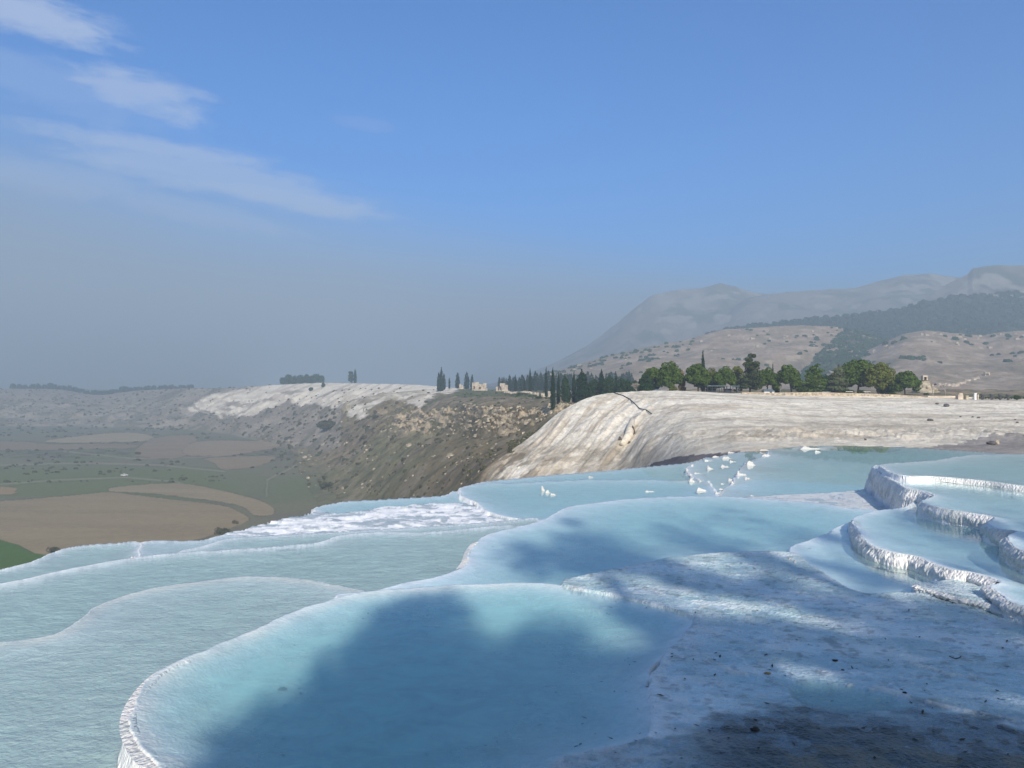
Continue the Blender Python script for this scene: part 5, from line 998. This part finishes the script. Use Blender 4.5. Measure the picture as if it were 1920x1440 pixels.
for k in range(90):
    px = rg6.uniform(1745, 1835); py = np.interp(px, [1745, 1790, 1835], [723, 724, 709]) + rg6.uniform(-2, 2); D = 560; tz = ZE + (HZ - py) / F * D; pp.append(((px - 960) / F * D, D, tz))
# stones hug the foothill surface
pp2 = []
for (x_, y_, z_) in pp:
    px = x_ / y_ * F + 960; j = int(np.argmin(np.abs(RF['px'] - px))); col = RF['py'][:, j]; py = HZ - (z_ - ZE) / y_ * F; i = np.where(col <= py)[0]; i = i[0] if len(i) else 0; pp2.append((RF['x'][i, j], RF['D'][i, j], RF['z'][i, j] + ZE))
o = stones('rubble_line', pp2, rg6.uniform(.8, 2.6, len(pp2)), 'ruin', 'line of pale fallen stones climbing the foot of the hill right of the tower ruin'); o['category'] = 'rubble'
def on_RF(px, py):
    j = int(np.argmin(np.abs(RF['px'] - px))); col = RF['py'][:, j]; i = np.where(col <= py)[0]; i = i[0] if len(i) else 0; return (RF['x'][i, j], RF['D'][i, j], RF['z'][i, j] + ZE)
p_ = on_RF(1851, 705); r = empty('tomb_ruin', p_); k = p_[1] / F; blocks('masonry', r, 0, 0, [(-5 * k, -3 * k, -1, 4 * k), (2 * k, 4 * k, -1, 3 * k), (-5 * k, 4 * k, 2.6 * k, 5 * k)], 2.5, 'ruin', 9, 1.0); tag(r, 'small pale tomb standing alone high on the right foothill', 'ruin')
# things at the right end of the bank top
def px_at(px, D, dz=0): return ((px - 960) / F * D, D, zmid(px, D) + dz)
r = empty('stone_block', px_at(1799, 168)); b = MB(); b.box((0, 0, .55), (1.3, .9, 1.1), .1, .9, .05); b.box((.1, 0, 1.2), (.9, .7, .35), .2, .9, .04); b.build('block', M['ruin'], r); tag(r, 'big pale stone block in two courses at the left end of the row of pedestals', 'stone block')
r = empty('stone_block', px_at(1811, 168)); b = MB(); b.box((0, 0, .45), (.8, .8, .9), .3, .85, .05); b.build('block', M['rock'], r); tag(r, 'small tan stone block right of the big pale one', 'stone block')
r = empty('gate_post', px_at(1828, 168)); b = MB(); b.box((0, 0, .65), (.45, .45, 1.3)); b.box((0, 0, 1.38), (.6, .6, .16)); b.build('shaft', M['white'], r); b = MB(); b.box((.65, 0, .5), (.25, .25, 1.3)); b.build('side_post', M['ruin'], r); tag(r, 'white square post with a cap left of the dark flared pedestals', 'post')
for k, px in enumerate((1842, 1859, 1875.5, 1890)):
    r = empty('flared_pedestal', px_at(px, 168)); b = MB(); b.rev((0, 0, 0), [(.0, 0), (.24, 0), (.16, .35), (.18, .6), (.42, 1.05), (.45, 1.2), (.0, 1.2)], 12); b.build('urn', M['darkrock'], r, smooth=True)
    b = MB(); b.box((0, 0, 1.25), (.5, .5, .1)); b.build('rim', M['darkrock'], r)
    tag(r, ['first dark flared stone pedestal right of the white square post', 'second dark flared stone pedestal from the white square post', 'third dark flared stone pedestal from the white square post', 'last dark flared stone pedestal, nearest the clipped bush'][k], 'pedestal', 'dark flared pedestals along the bank top')
r = empty('bush', px_at(1907, 168)); V, Fq = blobs_crown([((rg6.uniform(-.4, .4), 0, rg6.uniform(.5, .9)), (.55, .45, .4)) for _ in range(6)], 300, .2, rg6); mesh('foliage', V, Fq, M['bush'], smooth=False, parent=r); b = MB(); b.tube([(0, 0, -.1), (0, 0, .5)], .06, 5); b.build('stem', M['bark'], r); tag(r, 'clipped olive bush at the right end of the row of pedestals', 'bush')
r = empty('hedge', px_at(1866, 171)); V, Fq = blobs_crown([((x_, 0, .32), (.6, .3, .32)) for x_ in np.linspace(-4.6, 6, 16)], 240, .2, rg6); mesh('foliage', V, Fq, M['hedge'], smooth=False, parent=r); tag(r, 'low dark hedge running behind the flared pedestals', 'hedge')
r = empty('low_wall', px_at(1770, 173)); b = MB(); b.box((0, 0, .2), (7.5, .3, .4)); b.build('masonry', M['ruin'], r); tag(r, 'thin pale low wall between the bare trees and the stone blocks', 'wall')
# dark stones lying on the white bank
for k, (px, py, w_, h_, lb) in enumerate([(1773.5, 760, 11, 6, 'dark grey boxy stone on the white bank, largest of the upper ones'), (1758, 757, 7, 4, 'small grey stone just left of the boxy dark one on the bank'), (1744.5, 788, 12, 5, 'dark flat stone lying alone mid-bank'), (1801, 781, 4, 2.5, 'leftmost of three small dark stones in a row on the bank'), (1823, 782, 5, 2.5, 'middle of three small dark stones in a row on the bank'),
        (1836, 783, 7, 2.5, 'rightmost of three small dark stones in a row on the bank'), (1907, 793, 6, 3, 'grey stone near the right edge of the bank'), (1903, 787, 4, 2, 'tiny stone just above the grey one near the right edge of the bank'), (1623, 824, 5, 4, 'small black hole-like stone low in the rough bank above the far pool')]):
    p_ = hit(px, py + h_ / 2); D = p_[1]; k_ = D / F; q = MB(); q.blob((0, 0, h_ * k_ * .4), (w_ * k_ / 2, w_ * k_ / 3, h_ * k_ / 2 * 1.1), k, .35); o = q.build('dark_stone', M['darkrock']); o.location = p_; tag(o, lb, 'stone', 'dark stones on the white bank')
# rock with a sandy lump near the shore at right
p_ = hit(1860, 834); k_ = p_[1] / F; q = MB(); q.blob((0, 0, 3 * k_), (9 * k_, 5 * k_, 4 * k_), 3, .5); o = q.build('shore_rock', M['darkrock']); o.location = p_; tag(o, 'dark rock at the far shore right of the green reflections', 'rock'); q = MB(); q.blob((0, 0, 4 * k_), (4.5 * k_, 4 * k_, 4.5 * k_), 5, .4); o = q.build('shore_rock', M['rock']); o.location = hit(1869, 834); tag(o, 'tan lump of rock leaning on the dark shore rock', 'rock')
# boulders in the valley slope
for k, (px, py, s_, lb) in enumerate([(578, 896, 8, 'pale square boulder alone on the green lower slope'), (648, 832, 11, 'pale flat boulder below the far white slope, at the foot of the gully'), (572, 857, 9, 'long pale stone on the edge of the small valley fields'), (700, 879, 8, 'pale rounded boulder in the middle of the brown slope'),
        (643, 915, 9, 'flat tan boulder low on the slope just above the pool rim'), (768, 835, 15, 'tan outcrop with a dark cleft below the cliff band'), (606, 833, 10, 'slanting pale slab at the foot of the far slope'), (845, 855, 18, 'broken tan outcrop high on the brown slope'), (1622, 1, 0, '')][:8]):
    p_ = hit(px, py + 2, 4.5); k_ = p_[1] / F; q = MB(); [q.box((rs.uniform(-.25, .25) * s_ * k_, rs.uniform(-.2, .2) * s_ * k_, s_ * k_ * (.05 + .12 * (i_ % 2))), (s_ * k_ * rs.uniform(.3, .6), s_ * k_ * .3, s_ * k_ * rs.uniform(.25, .42)), rs.uniform(0, 3), .8, s_ * k_ * .08) for i_ in range(5)]; o = q.build('boulder', M['ruin' if k < 3 else 'rock']); o.location = p_; tag(o, lb, 'boulder')
# dark shrubs in the valley that stand out
for k, (px, py, w_, mt, lb) in enumerate([(104, 1036, 26, 'scrub', 'brown bush at the near corner of the big field, touching the pool rim'), (415, 1003, 30, 'scrub', 'grey-brown bush on the near edge of the big field'), (442, 983, 16, 'drygrass', 'pale yellow bush at the tip of the big field'), (672, 872, 12, 'scrub', 'round dark bush in the middle of the brown slope'),
        (612, 915, 26, 'scrub', 'wide blue-green bush low on the slope above the pool rim'), (960, 850, 16, 'scrub', 'dark bush in the rough foot of the white hill'), (703, 785, 16, 'scrub', 'dark bush below the right edge of the far white slope'), (617, 805, 40, 'scrub', 'broad dark thicket under the far white slope'), (258, 853, 12, 'scrub', 'small dark bush at the corner of the mid valley field'), (975, 742, 16, 'bush', 'green bush on the plateau above the tan cliff'), (1010, 748, 16, 'bush', 'low green bush left of the tall near cypress')]):
    p_ = hit(px, py, 1.0 if px < 500 or px == 960 else 4.5); k_ = p_[1] / F; ww = w_ * k_; rng7 = np.random.default_rng(k + 900); r = empty('bush', p_)
    V, Fq = blobs_crown([((rng7.uniform(-.35, .35) * ww, rng7.uniform(-.2, .2) * ww, ww * rng7.uniform(.1, .28)), (ww * .22, ww * .2, ww * .17)) for _ in range(8)], 900 / max(ww, 1) ** 1.4, ww * .07, rng7); mesh('foliage', V, Fq, M[mt], smooth=False, parent=r)
    q = MB(); q.tube([(0, 0, -.1), (0, 0, ww * .2)], ww * .02, 5); q.build('stem', M['bark'], r); tag(r, lb, 'bush')
# white car on the track
p_ = hit(233, 892.5, 1.0); car = empty('parked_car', p_, R(8)); L = 4.4
b = MB(); b.add([(-2.2, -.85, .3), (2.2, -.85, .3), (2.2, .85, .3), (-2.2, .85, .3), (-2.15, -.85, .85), (-1.0, -.85, .95), (1.2, -.85, .95), (2.15, -.85, .85), (2.15, .85, .85), (1.2, .85, .95), (-1.0, .85, .95), (-2.15, .85, .85)], [[0, 1, 7, 4], [4, 7, 6, 5], [3, 11, 8, 2], [11, 10, 9, 8], [0, 4, 11, 3], [1, 2, 8, 7], [4, 5, 10, 11], [5, 6, 9, 10], [6, 7, 8, 9], [0, 3, 2, 1]]); b.build('body', M['white'], car)
b = MB(); b.add([(-1.3, -.8, .94), (1.5, -.8, .94), (1.5, .8, .94), (-1.3, .8, .94), (-.7, -.65, 1.42), (.95, -.65, 1.42), (.95, .65, 1.42), (-.7, .65, 1.42)], [[0, 1, 5, 4], [1, 2, 6, 5], [2, 3, 7, 6], [3, 0, 4, 7]]); b.build('windows', M['glass'], car)
b = MB(); b.box((.12, 0, 1.45), (1.75, 1.34, .07)); b.build('roof', M['white'], car)
for sx in (-1.35, 1.35):
    for sy in (-.86, .86): b = MB(); b.tube([(sx, sy - .1, .32), (sx, sy + .1, .32)], .33, 14); b.build('wheel', M['tyre'], car)
tag(car, 'white car parked alone on the green strip beyond the ploughed fields', 'car')
# litter in and on the near pools
rg8 = np.random.default_rng(77); Vs, n = [], 0
def floorpt(px, py): return hitfore(px, py)
for k in range(260):
    if k < 110: px, py = rg8.uniform(1120, 1900), rg8.uniform(1130, 1430)
    elif k < 200: px, py = rg8.uniform(520, 1200), rg8.uniform(1130, 1420)
    else: px, py = rg8.uniform(900, 1560), rg8.uniform(960, 1080)
    c_ = floorpt(px, py); s_ = rg8.uniform(.008, .026); a = rg8.uniform(0, 3.14); el_ = rg8.uniform(1, 2.6); ux = np.array([math.cos(a), math.sin(a), rg8.uniform(-.2, .2)]) * s_ * el_; uy = np.array([-math.sin(a), math.cos(a), rg8.uniform(-.2, .2)]) * s_ * .6; c_ = c_ + [0, 0, .006]
    Vs += [c_ - ux, c_ - uy, c_ + ux, c_ + uy]
o = mesh('leaf_litter', np.array(Vs), np.arange(len(Vs)).reshape(-1, 4), M['leaf'], smooth=False); tag(o, 'tiny dark leaf bits scattered through the shaded shallow pools', 'leaf litter', kind='stuff')
def lump(name, px, py, s_, mat, lb, cat, sq=.5, seed=1):
    q = MB(); q.blob((0, 0, s_ * .2), (s_, s_ * .7, s_ * sq), seed, .5); o = q.build(name, M[mat], smooth=True); o.location = tuple(floorpt(px, py)); return tag(o, lb, cat)
lump('pebble', 1566, 1240, .035, 'leaf', 'small dark pebble on the blue crust in the middle right, upper of two', 'pebble'); lump('pebble', 1580, 1257, .022, 'leaf', 'smaller dark pebble just below the other on the blue crust', 'pebble', seed=2)
lump('pebble', 1417, 1370, .045, 'leaf', 'dark pebble where the blue crust turns to dark algae', 'pebble', seed=3); lump('pebble', 530, 1294, .06, 'leaf', 'dark clump lying on the floor of the nearest pool at the edge of the shade', 'clump', .3, seed=4); lump('leaf', 1441, 1264, .045, 'ochre', 'ochre leaf patch on the crust right of the nearest pool', 'leaf', .1, 5)
lump('pebble', 1697, 1303, .03, 'leaf', 'dark pebble at the end of the pale ridge in the crust', 'pebble', seed=6)
q = MB(); pts = [floorpt(px, py) + [0, 0, .02] for px, py in [(1781, 1234), (1786, 1237), (1793, 1238.5), (1800, 1236), (1802, 1233)]]; q.tube(pts, .006, 5); o = q.build('twig', M['leaf']); tag(o, 'short curved dark twig on the blue crust at right', 'twig')

# ------------------------------------------------------------------ haze: one closed box of even thin air
b = MB(); b.box((0, 2700, (ZE - 72 + ZE + 402) / 2), (11600, 6200, 402 + 72)); hm_, q = mat_new('haze'); pv = q.n.new('ShaderNodeVolumePrincipled'); pv.inputs['Color'].default_value = (.46, .57, .68, 1); pv.inputs['Density'].default_value = .00064; pv.inputs['Anisotropy'].default_value = 0.0
oo = q.n.new('ShaderNodeOutputMaterial'); q.l.new(pv.outputs[0], oo.inputs['Volume']); o = b.build('haze', hm_, kind='stuff'); tag(o, 'thin bluish haze filling the air over the valley and hills', 'haze')
